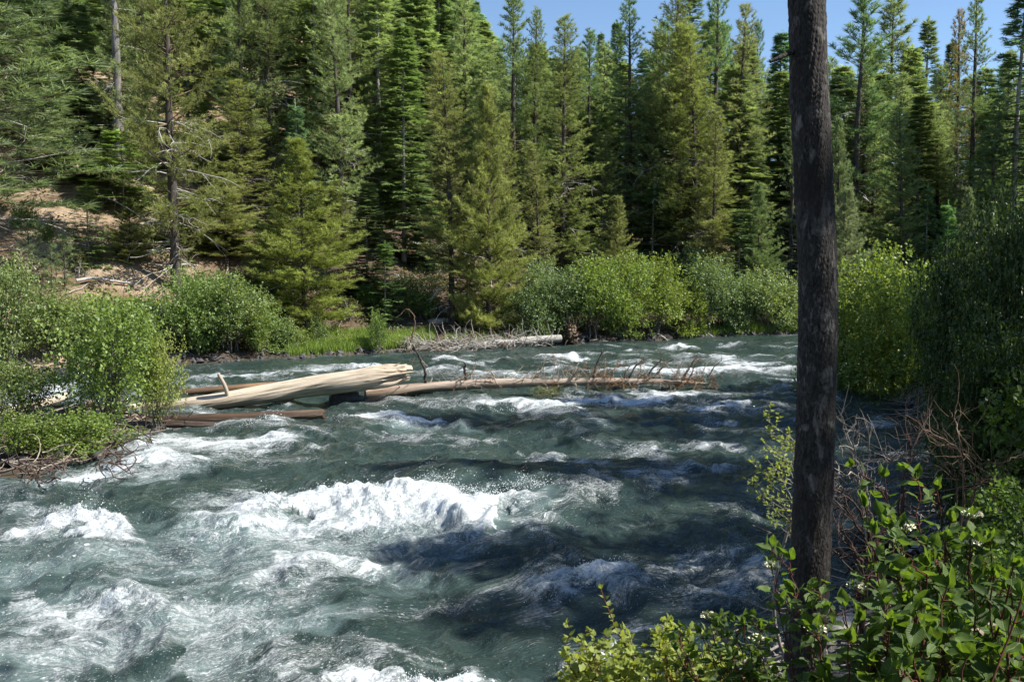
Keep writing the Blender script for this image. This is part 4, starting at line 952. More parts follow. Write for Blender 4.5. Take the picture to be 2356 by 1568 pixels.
# ------------------------------------------------------------------ boulders
def rock(name, p, sx, sy, sz, seed, mat, label, cat='boulder', rz=0., group=None, rough=.28):
    nu, nv = 40, 26; u = np.linspace(0, 2 * np.pi, nu, endpoint=False); v = np.linspace(.02, np.pi - .02, nv); U, V = np.meshgrid(u, v)
    d = np.stack([np.cos(U) * np.sin(V), np.sin(U) * np.sin(V), np.cos(V)], -1)
    rr_ = 1 + rough * (fbm(d[..., 0] * 1.3 + seed * 7, d[..., 1] * 1.3 + d[..., 2] * 1.7, seed, 4)) + .10 * rough * perlin(d[..., 0] * 7 + d[..., 2] * 5, d[..., 1] * 7, seed)
    d = np.clip(d * rr_[..., None], -.86, .86) * np.array((sx, sy, sz)); g = Geo(); i = np.arange(nv - 1)[:, None] * nu; j = np.arange(nu)[None]; k = (j + 1) % nu
    g.add(d.reshape(-1, 3), np.stack([i + j, i + nu + j, i + nu + k, i + k], -1).reshape(-1, 4))
    g.add(d[0], np.arange(nu)[None]); o = g.obj(name, M[mat], None, True); o.location = p; o.rotation_euler = (0, 0, rz); return tag(o, label, cat, group)
p = atZ(800, 922, .0); rock('boulder', (p[0] - .05, p[1] + .15, .02), .42, .36, .30, 3, 'rock_dark', 'dark wet boulder in the river under the broken end of the pale log')
p = atZ(775, 922, .0); rock('boulder', (p[0], p[1] + .35, .0), .30, .34, .36, 5, 'rock_dark', 'smaller dark boulder wedged left of the wet one under the pale log')
p = onland(1778, 640); rock('rock_outcrop', (p[0], p[1], p[2] - .1), 1.3, 1.2, .95, 7, 'rock_dark', 'dark rock outcrop on the slope left of the near trunk', 'rock', rough=.5)
p = onland(1800, 622); rock('rock_outcrop', (p[0] + .3, p[1] + .6, p[2] + .1), .9, .9, .6, 8, 'rock', 'sunlit tan rock on top of the dark outcrop', 'rock', rough=.5)
p = onland(2122, 618); rock('boulder', (p[0], p[1], p[2] + .1), .55, .55, .65, 9, 'rock', 'rounded grey boulder on the slope between the alders and the willows')
for (a, b, s, l) in ((1002, 742, .34, 'white angular rock at the foot of the olive pine by the bank'), (1024, 738, .22, 'smallest white rock at the foot of the olive pine'), (1240, 440, .8, 'pale rock ledge high on the slope left of the rust-patched pine'),
                     (545, 655, .5, 'grey rock on the slope left of the bushy young pine'), (2040, 598, .6, 'pale rock by the foot of the second dark trunk right of the near one'), (945, 560, .5, 'pale rock above the dark hollow')):
    p = onland(a, b, 34, 90); rock('rock', (p[0], p[1], p[2] + s * .15), s * 1.4, s, s * .6, int(a) % 50, 'rock', l, 'rock', a)
# wet stones along the island and the near bank
for j, (a, b, s, l) in enumerate(((265, 1020, .30, 'wet brown stone at the tip of the island, in the spray'), (232, 1048, .24, 'wet stone under the hanging roots of the island'), (42, 1066, .16, 'small ochre stone on the wet gravel at the left'),
                                  (12, 1058, .22, 'wet stone at the left edge of the gravel'), (315, 985, .28, 'flat wet stone beside the plank end'))):
    p = atZ(a, b, .05); rock('river_stone', (p[0], p[1] + .1, float(max(0, land(p[0], p[1]))) + .02), s * 1.3, s, s * .6, 60 + j, 'rock_dark', l, 'stone', j)

g = Geo(); rg = np.random.default_rng(88); n = 5200
x = np.r_[rg.uniform(-24, 20, n // 2), rg.uniform(-19, -8, n // 5), rg.uniform(1.5, 12, n - n // 2 - n // 5)]; k1 = n // 2; k2 = k1 + n // 5
y = np.r_[yfar(x[:k1]) + rg.normal(.35, .45, k1), rg.uniform(14.5, 22.5, k2 - k1), ynear(x[k2:]) - rg.normal(.3, .5, n - k2)]
z = land(x, y); k = z > -.22; x, y, z = x[k], y[k], z[k]; s = rg.exponential(.055, len(x)) + .025; s = np.minimum(s, .26)
for q in range(3):
    v = norm(rg.normal(size=(14, 3))); a = np.array([(i, (i + 1) % 7, (i + 1) % 7 + 7, i + 7) for i in range(7)]); th2 = np.arange(7) / 7 * 6.283
    v = np.vstack([np.c_[np.cos(th2) * (1 + .2 * rg.normal(size=7)), np.sin(th2) * (1 + .2 * rg.normal(size=7)), -.3 + .1 * rg.normal(size=7)], np.c_[np.cos(th2) * .6, np.sin(th2) * .55, .45 + .1 * rg.normal(size=7)]]); m_ = np.arange(len(x)) % 3 == q
    P = np.c_[x, y, z][m_]; Z = np.c_[rg.normal(0, .2, (len(P), 2)), np.ones(len(P))]; D = rdir(rg, len(P))
    scatter(g, v, a, P, D, Z, s[m_], .5); scatter(g, v[7:], np.array([[0, 1, 2, 3, 4, 5, 6]]), P, D, Z, s[m_], .5)
tag(g.obj('gravel', M['rock_dark'], None), 'wet cobbles and gravel along the edges of the water', 'gravel', kind='stuff')
# ------------------------------------------------------------------ logs and driftwood
def cr(x0, y0, s): return lambda x, y: ((x0 + x / s) / 1.0611, (y0 + y / s) / 1.0611)
K1 = cr(0, 880, 5.6); K1b = cr(0, 460, 2.119); K2 = cr(600, 460, 2.8); K3 = cr(1200, 460, 2.6133); K5 = cr(900, 840, 4.712)
K4 = cr(1800, 1000, 2.3614); K6 = cr(1340, 1380, 4.207); K7 = cr(1300, 1000, 2.3614)
def pp(pts): return np.array([atY(a, b, c) for a, b, c in pts])
def log(g, pts, rpx, n=90, sides=32, ragged0=0., ragged1=0., rough=.10, seed=1, t=.3, dent=.012):
    """pts (px, py, Y); rpx radius in pixels at each point; ragged ends are broken wood"""
    P = smoothpath(pp(pts), n); rad = np.interp(np.linspace(0, 1, n), np.linspace(0, 1, len(rpx)), [r * p[2] / FPX for r, p in zip(rpx, pts)])
    T_, A, B = frames(P); th = np.linspace(0, 2 * np.pi, sides, endpoint=False); ln = np.r_[0, np.cumsum(np.linalg.norm(np.diff(P, axis=0), axis=1))]
    ct, st = np.cos(th)[None], np.sin(th)[None]; L = ln[:, None]
    rr = rad[:, None] * (1 + rough * perlin(ct * 1.2 + 30 + seed, L * .9 + st * 1.2, seed) + .35 * rough * perlin(ct * 4 + 11, L * 2.5 + st * 4, seed + 3)) + dent * perlin(ct * 6 + seed, L * .4 + st * 6, seed + 5)
    V = P[:, None] + rr[..., None] * (ct[..., None] * A[:, None] + st[..., None] * B[:, None])
    for rg, e in ((ragged0, -1), (ragged1, 1)):
        if rg:
            w = sstep(.80, 1, (ln / ln[-1]) if e > 0 else 1 - ln / ln[-1])[:, None]
            k = np.abs(perlin(ct * 2.2 + seed, st * 2.2, seed + 8)) * 1.3 + .6 * np.abs(perlin(ct * 7, st * 7 + seed, seed + 9))
            V = V + (e * rg * (k - .35) * w)[..., None] * T_[:, None]
    i = np.arange(n - 1)[:, None] * sides; j = np.arange(sides)[None]; k = (j + 1) % sides
    uv = np.stack([np.broadcast_to(th[None] / 6.2832, rr.shape), np.broadcast_to(L, rr.shape)], -1)
    g.add(V.reshape(-1, 3), np.stack([i + j, i + k, i + sides + k, i + sides + j], -1).reshape(-1, 4), t, uv.reshape(-1, 2))
    for e, rg, sg in ((0, ragged0, -1), (n - 1, ragged1, 1)):
        ring = V[e]; inner = P[e] + (ring - P[e]) * .55 + T_[e] * sg * (rg * .3 - .01); c = P[e] - T_[e] * sg * rg * .5
        vv = np.vstack([ring, inner, c]); q = np.arange(sides); q2 = (q + 1) % sides
        g.add(vv, np.stack([q, q2, sides + q2, sides + q], -1) if sg > 0 else np.stack([q, sides + q, sides + q2, q2], -1), t, np.tile((.3, 0), (len(vv), 1)))
        g.add(vv, np.stack([sides + q, sides + q2, np.full(sides, 2 * sides)], -1) if sg > 0 else np.stack([sides + q2, sides + q, np.full(sides, 2 * sides)], -1), t, np.tile((.3, 0), (len(vv), 1)))
    return P
def branch(g, pts, r0, r1, sides=5, t=.5, n=None, jit=0., rng=None):
    P = smoothpath(pp(pts), n or max(6, len(pts) * 4))
    if jit: P = P + rng.normal(size=P.shape) * jit
    tube(g, P, np.linspace(r0, r1, len(P)), sides, t); return P
rng = np.random.default_rng(41)
# the bleached log
root = empty('bleached_log', atY(640, 905, 25.6), 0, 'great pale bleached log with a splintered end, lying on dark boulders', 'log', 'logs in the river'); ro = np.array(root.location)
def child(g, name, mat, root, smooth=True):
    o = g.obj(name, mat, None, smooth); o.parent = root; o.matrix_parent_inverse = Matrix.Translation(-Vector(root.location)); return o
g = Geo(); log(g, [(255, 956, 24.6), (400, 936, 25), (540, 918, 25.4), (700, 891, 25.8), (800, 877, 26), (870, 868, 26.2), (912, 862, 26.3)], [16, 17.5, 20, 23.5, 25.5, 27, 17], 220, 64, 0, .75, .10, 4, .1, .016)
child(g, 'trunk', M['log_pale'], root)
g = Geo()
for k in range(44):
    a = rng.random() * 6.28; c = atY(900, 862, 26.3) + np.array((0, math.cos(a), math.sin(a))) * rng.uniform(.10, .26); tip = c + np.array((rng.uniform(.12, .48), rng.normal() * .05, rng.normal() * .05 + .05))
    tube(g, np.array([c - np.array((.35, 0, 0)), c, (c + tip) / 2, tip]), [.04, .05, .03, .004], 4, .2)
branch(g, [(830, 862, 26.2), (880, 850, 26.3), (915, 843, 26.4), (936, 838, 26.5)], .10, .02, 7, .2)
branch(g, [(850, 868, 26.1), (895, 858, 26.2), (930, 852, 26.3)], .12, .02, 7, .2)
branch(g, [(860, 885, 26.0), (900, 883, 26.0), (925, 872, 26.1)], .11, .015, 7, .2)
child(g, 'splinters', M['log_pale'], root)
g = Geo(); a, b = K1b(1180, 1075), K1b(1128, 956); branch(g, [(*a, 25.25), ((a[0] + b[0]) / 2 + 3, (a[1] + b[1]) / 2, 25.1), (*b, 24.95)], .07, .045, 8, .2); child(g, 'branch_stub', M['log_pale'], root)
# brown log behind it, low log in front, plank
for nm, pts, rp, mt, lb, rg, sd in (
    ('river_log', [(400, 905, 27.2), (560, 892, 27.5), (700, 884, 27.6), (760, 884, 27.5)], [8, 10, 10, 9], 'log_brown', 'orange-brown log hidden along the far side of the pale one', .1, 21),
    ('river_log', [(300, 968, 23.0), (420, 966, 23.1), (560, 962, 23.2), (680, 957, 23.3), (743, 953, 23.4)], [13, 13.5, 14, 13.5, 12], 'log_wet', 'long wet brown log low in front of the pale one', .12, 22),
    ('river_log', [(370, 976, 22.4), (430, 976, 22.4), (492, 978, 22.5)], [8, 8, 8], 'log_wet', 'short dark plank-like log end below the long wet one', .02, 23),
    ('river_log', [(-60, 950, 23.0), (0, 948, 23.2), (60, 938, 23.6), (150, 912, 24.6)], [13, 13, 11, 9], 'log_pale', 'cream coloured log end at the left edge of the driftwood', .1, 24),
    ('river_log', [(20, 1005, 20.6), (90, 975, 21.2), (150, 948, 21.8), (215, 925, 22.3)], [9, 9.5, 9.5, 8], 'log_wet', 'dark brown log slanting up through the driftwood', .08, 25),
    ('river_log', [(45, 1012, 20.2), (130, 985, 21.0), (200, 958, 21.4), (330, 930, 22.5)], [7, 8, 8, 6], 'log_pale', 'pale pole slanting just below the dark slanting log', .06, 26),
    ('river_log', [(110, 1022, 20.4), (180, 998, 20.9), (245, 975, 21.6)], [6, 7, 6], 'log_pale', 'short pale pole lowest in the driftwood pile', .06, 27),
    ('river_log', [(-40, 1000, 20.4), (60, 985, 20.9), (150, 962, 21.6)], [8, 8, 7], 'log_pale', 'pale broken pole under the left edge shrub', .06, 28)):
    g = Geo(); log(g, pts, rp, 80, 24, rg, rg, .10, sd, .3, .006); tag(g.obj(nm, M[mt], None, True), lb, 'log', 'logs in the river')
# the fallen pine whose branches stand up out of the river
root = empty('fallen_pine', atY(1250, 882, 28), 0, 'fallen pine lying across the river, bare branches standing up near its tip', 'fallen tree', 'fallen trees')
g = Geo(); FP = [(840, 905, 26.8), (900, 900, 27.1), (960, 893, 27.4), (1080, 884, 27.8), (1200, 880, 28), (1400, 877, 28.3), (1540, 878, 28.4), (1632, 883, 28.5)]
Pf = log(g, FP, [12.5, 12.5, 12, 11.5, 10, 8, 5.5, 2], 140, 22, 0, 0, .08, 31, .35, .006); child(g, 'trunk', M['log_pine'], root)
def at_log(px): 
    u = np.interp(px, [p[0] for p in FP], [p[1] for p in FP]); y = np.interp(px, [p[0] for p in FP], [p[2] for p in FP]); return u, y
def up(pts, K, r0, r1, name='branch', mat='bark_brown', dy=0., jit=.012):
    q = [K(*p) for p in pts]; _, y = at_log(q[0][0]); g = Geo()
    P = branch(g, [(a, b, y + dy * i / len(q)) for i, (a, b) in enumerate(q)], r0 * 1.25, r1 * 1.3, 6, rng.random(), jit=jit, rng=rng)
    for k in range(3):
        i0 = rng.integers(len(P) // 3, len(P) - 1); s_ = crooked(rng, P[i0], (P[i0] - P[i0 - 1]) * 6 + rng.normal(size=3) * .6, rng.uniform(.15, .5), 4, .6)
        tube(g, s_, np.linspace(r1 * .8, .003, 5), 3, cap=False)
    child(g, name, M[mat], root)
for pts, r0, r1 in (([(670, 440), (650, 390), (655, 320), (600, 190), (570, 110), (530, 50), (500, 0)], .042, .018), ([(1095, 450), (1120, 410), (1105, 320), (1115, 215)], .05, .028)):
    up(pts, K5, r0, r1, mat='bark_dark')
up([(1130, 1050), (1140, 990), (1158, 905), (1125, 835), (1090, 828), (1066, 860)], K2, .022, .008, mat='bark_brown')
up([(1240, 1215), (1165, 1140), (1100, 1120)], K2, .012, .006, mat='drift'); up([(1560, 1310), (1550, 1230), (1600, 1180)], K2, .012, .005, mat='drift')
up([(1700, 1300), (1680, 1255), (1640, 1240)], K2, .022, .010, mat='drift'); up([(1465, 1300), (1400, 1270), (1330, 1265)], K2, .012, .006, mat='drift')
for pts, r0, r1 in (([(650, 1205), (668, 1130), (700, 1050), (715, 1035)], .035, .015), ([(875, 1215), (915, 1140), (965, 1095), (1005, 1080)], .028, .010),
    ([(975, 1215), (1030, 1150), (1075, 1100), (1088, 1072)], .028, .010), ([(1035, 1205), (1075, 1155), (1120, 1110), (1170, 1080)], .030, .010), ([(1165, 1222), (1195, 1155), (1222, 1100)], .020, .008),
    ([(1215, 1222), (1265, 1140), (1290, 1095), (1338, 1070)], .026, .010), ([(1255, 1222), (1300, 1130), (1335, 1080)], .022, .008), ([(1330, 1205), (1365, 1130), (1395, 1095)], .016, .006),
    ([(1378, 1205), (1420, 1140), (1468, 1095)], .022, .008), ([(520, 1200), (545, 1130), (565, 1095)], .016, .006), ([(850, 1210), (858, 1170), (885, 1130)], .022, .010), ([(770, 1210), (785, 1150), (800, 1120)], .014, .006), ([(305, 1200), (325, 1140), (342, 1090)], .016, .006)):
    up(pts, K3, r0, r1, mat='bark_dark' if r0 > .02 else 'drift', dy=.3)
# drooping twigs, snapped stubs below the trunk and rusty needle tufts
g = Geo(); gn = Geo(); gg = Geo()
for k in range(230):
    px_ = rng.uniform(900, 1640) if k % 3 else rng.uniform(1200, 1640); py_, y_ = at_log(px_); p0 = atY(px_, py_, y_) + np.array((0, rng.normal() * .05, 0))
    dn_ = k % 2; d = np.array((rng.normal() * .8 + .2, rng.normal() * .6 - .2 * dn_, (-.55 if dn_ else .8) * rng.uniform(.3, 1.2))); L = rng.uniform(.2, .55) if dn_ else rng.uniform(.3, 1.15)
    P = crooked(rng, p0, d, L, 7, 1.0, .25); P[:, 2] = np.maximum(P[:, 2], .02); tube(g, P, np.linspace(.012 + .008 * rng.random(), .004, 8), 4, rng.random(), cap=False)
    for j in range(rng.integers(1, 4)):
        q = crooked(rng, P[rng.integers(2, 7)], rng.normal(size=3), L * .4, 4, .8, .2); tube(g, q, np.linspace(.006, .003, 5), 3, rng.random(), cap=False)
    if rng.random() < .22 or (1340 < px_ < 1420) or px_ > 1560:
        m_ = rng.integers(5, 16); scatter(gn, *pine_tuft(rng, 9, 1.2, .04), P[rng.integers(3, 8, m_)] + rng.normal(size=(m_, 3)) * .06, rdir(rng, m_), rdir(rng, m_), rng.uniform(.07, .12, m_), np.clip(rng.normal(.5, .25, m_), 0, 1))
child(g, 'twigs', M['drift'], root, False); child(gn, 'dead_needles', M['dead_needle'], root, False)
g = Geo(); c = atY(1255, 912, 27.2)
for k in range(18):
    P = crooked(rng, c + np.array((.15, .1, .1)) + rng.normal(size=3) * .04, (rng.uniform(-1.2, .7), rng.normal() * .4, rng.normal() * .12), rng.uniform(.3, .75), 5, .5, .1); P[:, 2] = np.clip(P[:, 2], .04, .3)
    tube(g, P, np.linspace(.008, .003, 6), 3, cap=False)
    m_ = 8; scatter(gg, *pine_tuft(rng, 9, 1.1, .04), P[rng.integers(2, 6, m_)] + rng.normal(size=(m_, 3)) * .04, rdir(rng, m_), rdir(rng, m_), rng.uniform(.08, .13, m_), rng.random(m_))
child(g, 'trailing_branch', M['drift'], root, False); o = child(gg, 'green_needles', M['needle'], root, False); o.color = (.8, .85, .5, 1)

# far-bank fallen tree with its upturned root plate
root = empty('uprooted_tree', atY(1180, 800, 43.2), 0, 'grey uprooted tree lying along the far waterline, upturned root plate at its right end', 'fallen tree', 'fallen trees')
g = Geo(); q = [K2(1350, 1130), K2(1500, 1105), K2(1700, 1075), K2(1960, 1068), K3(180, 988), K3(330, 980), K3(440, 975)]
YB = lambda a: float(yfar(atZ(a, 800, .1)[0])) - .1
PT = [(a, b - 7, YB(a) - .35) for a, b in q]; log(g, PT, [3.5, 5, 6, 7, 7.5, 8, 9], 90, 16, 0, 0, .08, 51, .3, .006); child(g, 'trunk', M['dead_wood'], root)
g = Geo(); c = atY(*K3(490, 935), YB(1305)); 
for k in range(60):
    a = rng.random() * 6.28; d = np.array((rng.uniform(-.1, .9), math.cos(a), math.sin(a) + .15)); P = crooked(rng, c, d, rng.uniform(.5, 1.25), 6, .9, .2); tube(g, P, np.linspace(.07, .008, 7), 5, rng.random(), .3)
child(g, 'root_plate', M['dark_twig'], root, False); g = Geo(); u = rdir(rng, 1)
tv = rdir(rng, 500); scatter(g, *fold_leaf(.5), c + np.array((.15, 0, 0)) + tv * np.array((.22, .62, .55)) * rng.uniform(.6, 1, (500, 1)), rdir(rng, 500), tv, .16, rng.random(500)); child(g, 'root_soil', M['ground'], root, False)
g = Geo(); gn = Geo()
for k in range(460):
    u_ = rng.random() ** 1.15; px_ = 1270 - 340 * u_; y_ = YB(px_) - rng.uniform(-.6, .9) * (1 if k % 3 else 1.6); p0 = atY(px_, 800 + 22 * u_, y_); p0[2] = rng.uniform(.05, .35)
    d = np.array((rng.normal() * .9 - .4, rng.normal() * .5, abs(rng.normal()) * .55)); L = rng.uniform(.35, 1.35) * (1.15 - .4 * abs(u_ - .4)); P = crooked(rng, p0, d, L, 6, 1.1, .55); P[:, 2] = np.maximum(P[:, 2], .03)
    tube(g, P, np.linspace(.012 + .014 * rng.random(), .005, 7), 3, rng.random(), cap=False)
    if rng.random() < .35 and u_ > .2:
        m_ = 6; scatter(gn, *pine_tuft(rng, 8, 1.2, .035), P[rng.integers(2, 7, m_)] + rng.normal(size=(m_, 3)) * .06, rdir(rng, m_), rdir(rng, m_), rng.uniform(.08, .13, m_), rng.random(m_))
child(g, 'branches', M['dead_wood'], root, False); child(gn, 'dead_needles', M['dead_needle'], root, False)
# bleached poles lying on the sandy slope and in the wood
for pts, r, lb in (([(160, 682), (215, 660), (265, 652), (330, 650)], .075, 'crooked white fallen pole on the sandy slope'), ([(330, 650), (380, 640), (440, 612), (470, 598)], .05, 'grey fallen pole leading to the large olive pine'),
    ([(280, 608), (330, 590), (370, 578)], .05, 'short bleached pole high on the sandy slope'), ([(640, 560), (690, 548), (740, 540)], .06, 'pale fallen pole behind the bushy young pine'),
    ([(1345, 548), (1400, 560), (1440, 556)], .05, 'white fallen pole left of the tall bare dark trunk'), ([(1455, 575), (1510, 560), (1580, 565)], .05, 'bleached fallen pole between the two dark trunks'),
    ([(1238, 470), (1290, 492), (1340, 520)], .07, 'dark fallen trunk on the slope below the pale ledge'), ([(985, 700), (1010, 715), (1030, 742)], .06, 'grey fallen pole leaning by the white rocks'), ([(1985, 452), (1998, 462), (2003, 466)], .04, 'small white broken branch caught right of the near trunk')):
    g = Geo(); Q = []
    if 'caught' in lb: Q = pp([(a, b, 50) for a, b in pts])
    else:
        for a, b in pts: p = onland(a, b, 33, 90); Q.append(p + np.array((0, -.05, .12)))
        Q = np.array(Q); Q[:, 1] = Q[:, 1].mean() + (Q[:, 1] - Q[:, 1].mean()) * .5; Q[:, 2] = land(Q[:, 0], Q[:, 1]) + .22
    Q = smoothpath(Q, 20); tube(g, Q, np.linspace(r, r * .5, 20), 8, .5, .2, 3)
    for k in range(4):
        s_ = crooked(rng, Q[rng.integers(5, 19)], (rng.normal() * .5, rng.normal() * .4, .8), rng.uniform(.3, .9), 5, .6, .3); tube(g, s_, np.linspace(r * .3, .006, 6), 4, .5, cap=False)
    tag(g.obj('fallen_pole', M['bark_dark' if 'dark' in lb else 'dead_wood'], None, True), lb, 'fallen pole' if 'branch' not in lb else 'branch', 'fallen poles in the wood')
# the stick jam on the island
g = Geo()
for k in range(330):
    u_ = rng.random(); px_ = rng.uniform(-60, 350); lo_ = np.interp(px_, [-60, 100, 250, 350], [1085, 1080, 1040, 985]); hi_ = np.interp(px_, [-60, 100, 250, 350], [960, 950, 925, 935])
    p = atZ(px_, lo_ + (hi_ - lo_) * u_, .12); p[2] = max(float(land(p[0], p[1])), 0) + .03 + rng.random() ** 2.5 * .38
    a = rng.normal(.45, .5); d = (math.cos(a), math.sin(a) * .7, rng.normal() * .22); L = rng.uniform(.2, 1.0); P = crooked(rng, p - np.array(d) * L * .4, d, L, 6, .9, .0); P[:, 2] = np.maximum(P[:, 2], .02)
    tube(g, P, np.linspace(.012 + .022 * rng.random() ** 2, .006, 7), 5, rng.random(), cap=False)
tag(g.obj('driftwood_sticks', M['drift'], None), 'tangle of bleached sticks heaped between the logs on the island', 'driftwood', kind='stuff')
g = Geo()
for a0, b0, n in ((275, 1045, 16), (245, 1070, 12), (130, 1085, 14), (60, 1090, 12), (415, 945, 9), (330, 1000, 8)):
    for k in range(n):
        p = atZ(a0 + rng.normal() * 16, b0 + rng.normal() * 7, .25); p[2] = rng.uniform(.15, .5); P = crooked(rng, p, (rng.normal() * .7, -.5 + rng.normal() * .4, rng.normal() * .7 - .2), rng.uniform(.3, .8), 8, 1.6, .4); P[:, 2] = np.maximum(P[:, 2], -.05)
        tube(g, P, np.linspace(.016, .005, 9), 4, rng.random(), cap=False)
tag(g.obj('exposed_roots', M['dark_twig'], None), 'reddish exposed roots hanging into the water round the island', 'roots', kind='stuff')
# ------------------------------------------------------------------ the near trunk
rng = np.random.default_rng(61)
root = empty('near_pine', (atY(1846, 1790, 6.7)[0], 6.7, float(land(2.15, 6.7))), 0, 'dark near tree trunk standing through the whole right side of the picture', 'tree')
TP = [(1846, 1850, 6.7), (1850, 1568, 6.7), (1860, 1350, 6.7), (1871, 1130, 6.7), (1880, 850, 6.72), (1882, 659, 6.75), (1872, 420, 6.8), (1862, 188, 6.82), (1856, 0, 6.85), (1846, -300, 6.9), (1830, -1200, 7.0), (1825, -2300, 7.0)]
RW = [56, 48.5, 46.5, 45.5, 44.5, 43.5, 43, 42.5, 41, 40, 30, 8]
n, sides = 900, 110; pts = pp(TP); l = np.r_[0, np.cumsum(np.linalg.norm(np.diff(pts, axis=0), axis=1))]; P = smoothpath(pts, n); ln = np.r_[0, np.cumsum(np.linalg.norm(np.diff(P, axis=0), axis=1))]
rad = np.interp(ln / ln[-1], l / l[-1], [r * p[2] / FPX * (1 if i < 9 else 1) for i, (r, p) in enumerate(zip(RW, TP))])
_, A, B = frames(P); th_ = np.linspace(0, 2 * np.pi, sides, endpoint=False); ct, st = np.cos(th_)[None], np.sin(th_)[None]; L = ln[:, None]
rr_ = rad[:, None] * (1 + .035 * perlin(ct * 1.5 + 5, L * 1.3 + st * 1.5, 3))
rr_ = rr_ + .0055 * np.abs(perlin(ct * 7 + 3, L * 9 + st * 7, 4)) + .0050 * perlin(ct * 15, L * 19 + st * 15, 5) + .0030 * perlin(ct * 30 + 9, L * 44 + st * 30, 6) - .004
for (zz, aa, ss) in ((1.9, .2, .016), (3.7, 3.0, .02), (4.6, .1, .018), (5.3, 1.2, .015)):
    rr_ = rr_ + ss * np.exp(-((L - zz) / .05) ** 2 - (1 - np.cos(th_[None] - aa)) * 9)
V = P[:, None] + rr_[..., None] * (ct[..., None] * A[:, None] + st[..., None] * B[:, None]); g = Geo()
i = np.arange(n - 1)[:, None] * sides; j = np.arange(sides)[None]; k = (j + 1) % sides
g.add(V.reshape(-1, 3), np.stack([i + j, i + k, i + sides + k, i + sides + j], -1).reshape(-1, 4)); child(g, 'trunk', M['bark_near'], root)
g = Geo(); branch(g, [(1835, 118, 6.8), (1812, 124, 6.75), (1795, 132, 6.72), (1772, 142, 6.7)], .020, .012, 10, .3); child(g, 'broken_branch', M['bark_near'], root)
g = Geo()
for k in range(9): p0 = atY(1846 + rng.normal() * 10, 1780, 6.7); a = k * .7; tube(g, smoothpath([p0, p0 + np.array((math.cos(a) * .25, math.sin(a) * .25, -.28)), p0 + np.array((math.cos(a) * .7, math.sin(a) * .7, -.55))], 8), np.linspace(.09, .02, 8), 7)
child(g, 'roots', M['bark_near'], root)
src = PROTO['lodge_b'][2][0]
for ch in src.children:
    if ch.name.startswith('crown'):
        c = ch.copy(); COL.objects.link(c); c.parent = root; c.color = (.9, 1.05, .7, 1); top = pp([TP[10]])[0]; c.scale = (.75, .75, .5); c.location = Vector((top[0], top[1], top[2] - 2.6)) - root.location; c.name = 'crown'

# ------------------------------------------------------------------ leafy plants of the near bank
def ovate(w=.30, fold=.09, curl=.22, m=7):
    y = np.array([0, .12, .3, .5, .7, .87, 1.]); wd = np.array([.02, .62, .96, 1.0, .74, .36, 0]) * w; v = []; uv = []
    for a, b in zip(y, wd):
        z = -curl * a * a + .05 * math.sin(a * 9); v += [(-b, a, z + fold * b / w), (-b * .5, a, z + fold * .35 * b / w), (0, a, z), (b * .5, a, z + fold * .35 * b / w), (b, a, z + fold * b / w)]; uv += [(-b, a), (-b * .5, a), (0, a), (b * .5, a), (b, a)]
    f = [(i * 5 + j, i * 5 + j + 1, i * 5 + j + 6, i * 5 + j + 5) for i in range(len(y) - 1) for j in range(4)]
    return np.array(v), np.array(f), np.array(uv)
def lobed(w=.42, fold=.07, curl=.16):
    y = np.array([0, .08, .25, .36, .46, .60, .70, .84, 1.]); wd = np.array([.04, .75, 1.05, .84, .96, .80, .50, .34, 0]) * w; v = []; uv = []
    for a, b in zip(y, wd):
        z = -curl * a * a; v += [(-b, a, z + fold * b / w), (-b * .5, a, z + fold * .3), (0, a, z), (b * .5, a, z + fold * .3), (b, a, z + fold * b / w)]; uv += [(-b, a), (-b * .5, a), (0, a), (b * .5, a), (b, a)]
    f = [(i * 5 + j, i * 5 + j + 1, i * 5 + j + 6, i * 5 + j + 5) for i in range(len(y) - 1) for j in range(4)]
    return np.array(v), np.array(f), np.array(uv)
OV = [ovate(.30, .10, .20), ovate(.27, .14, .34), ovate(.33, .05, .10), ovate(.29, .12, .5)]; LB = [lobed(), lobed(.38, .12, .3), lobed(.45, .03, .05)]
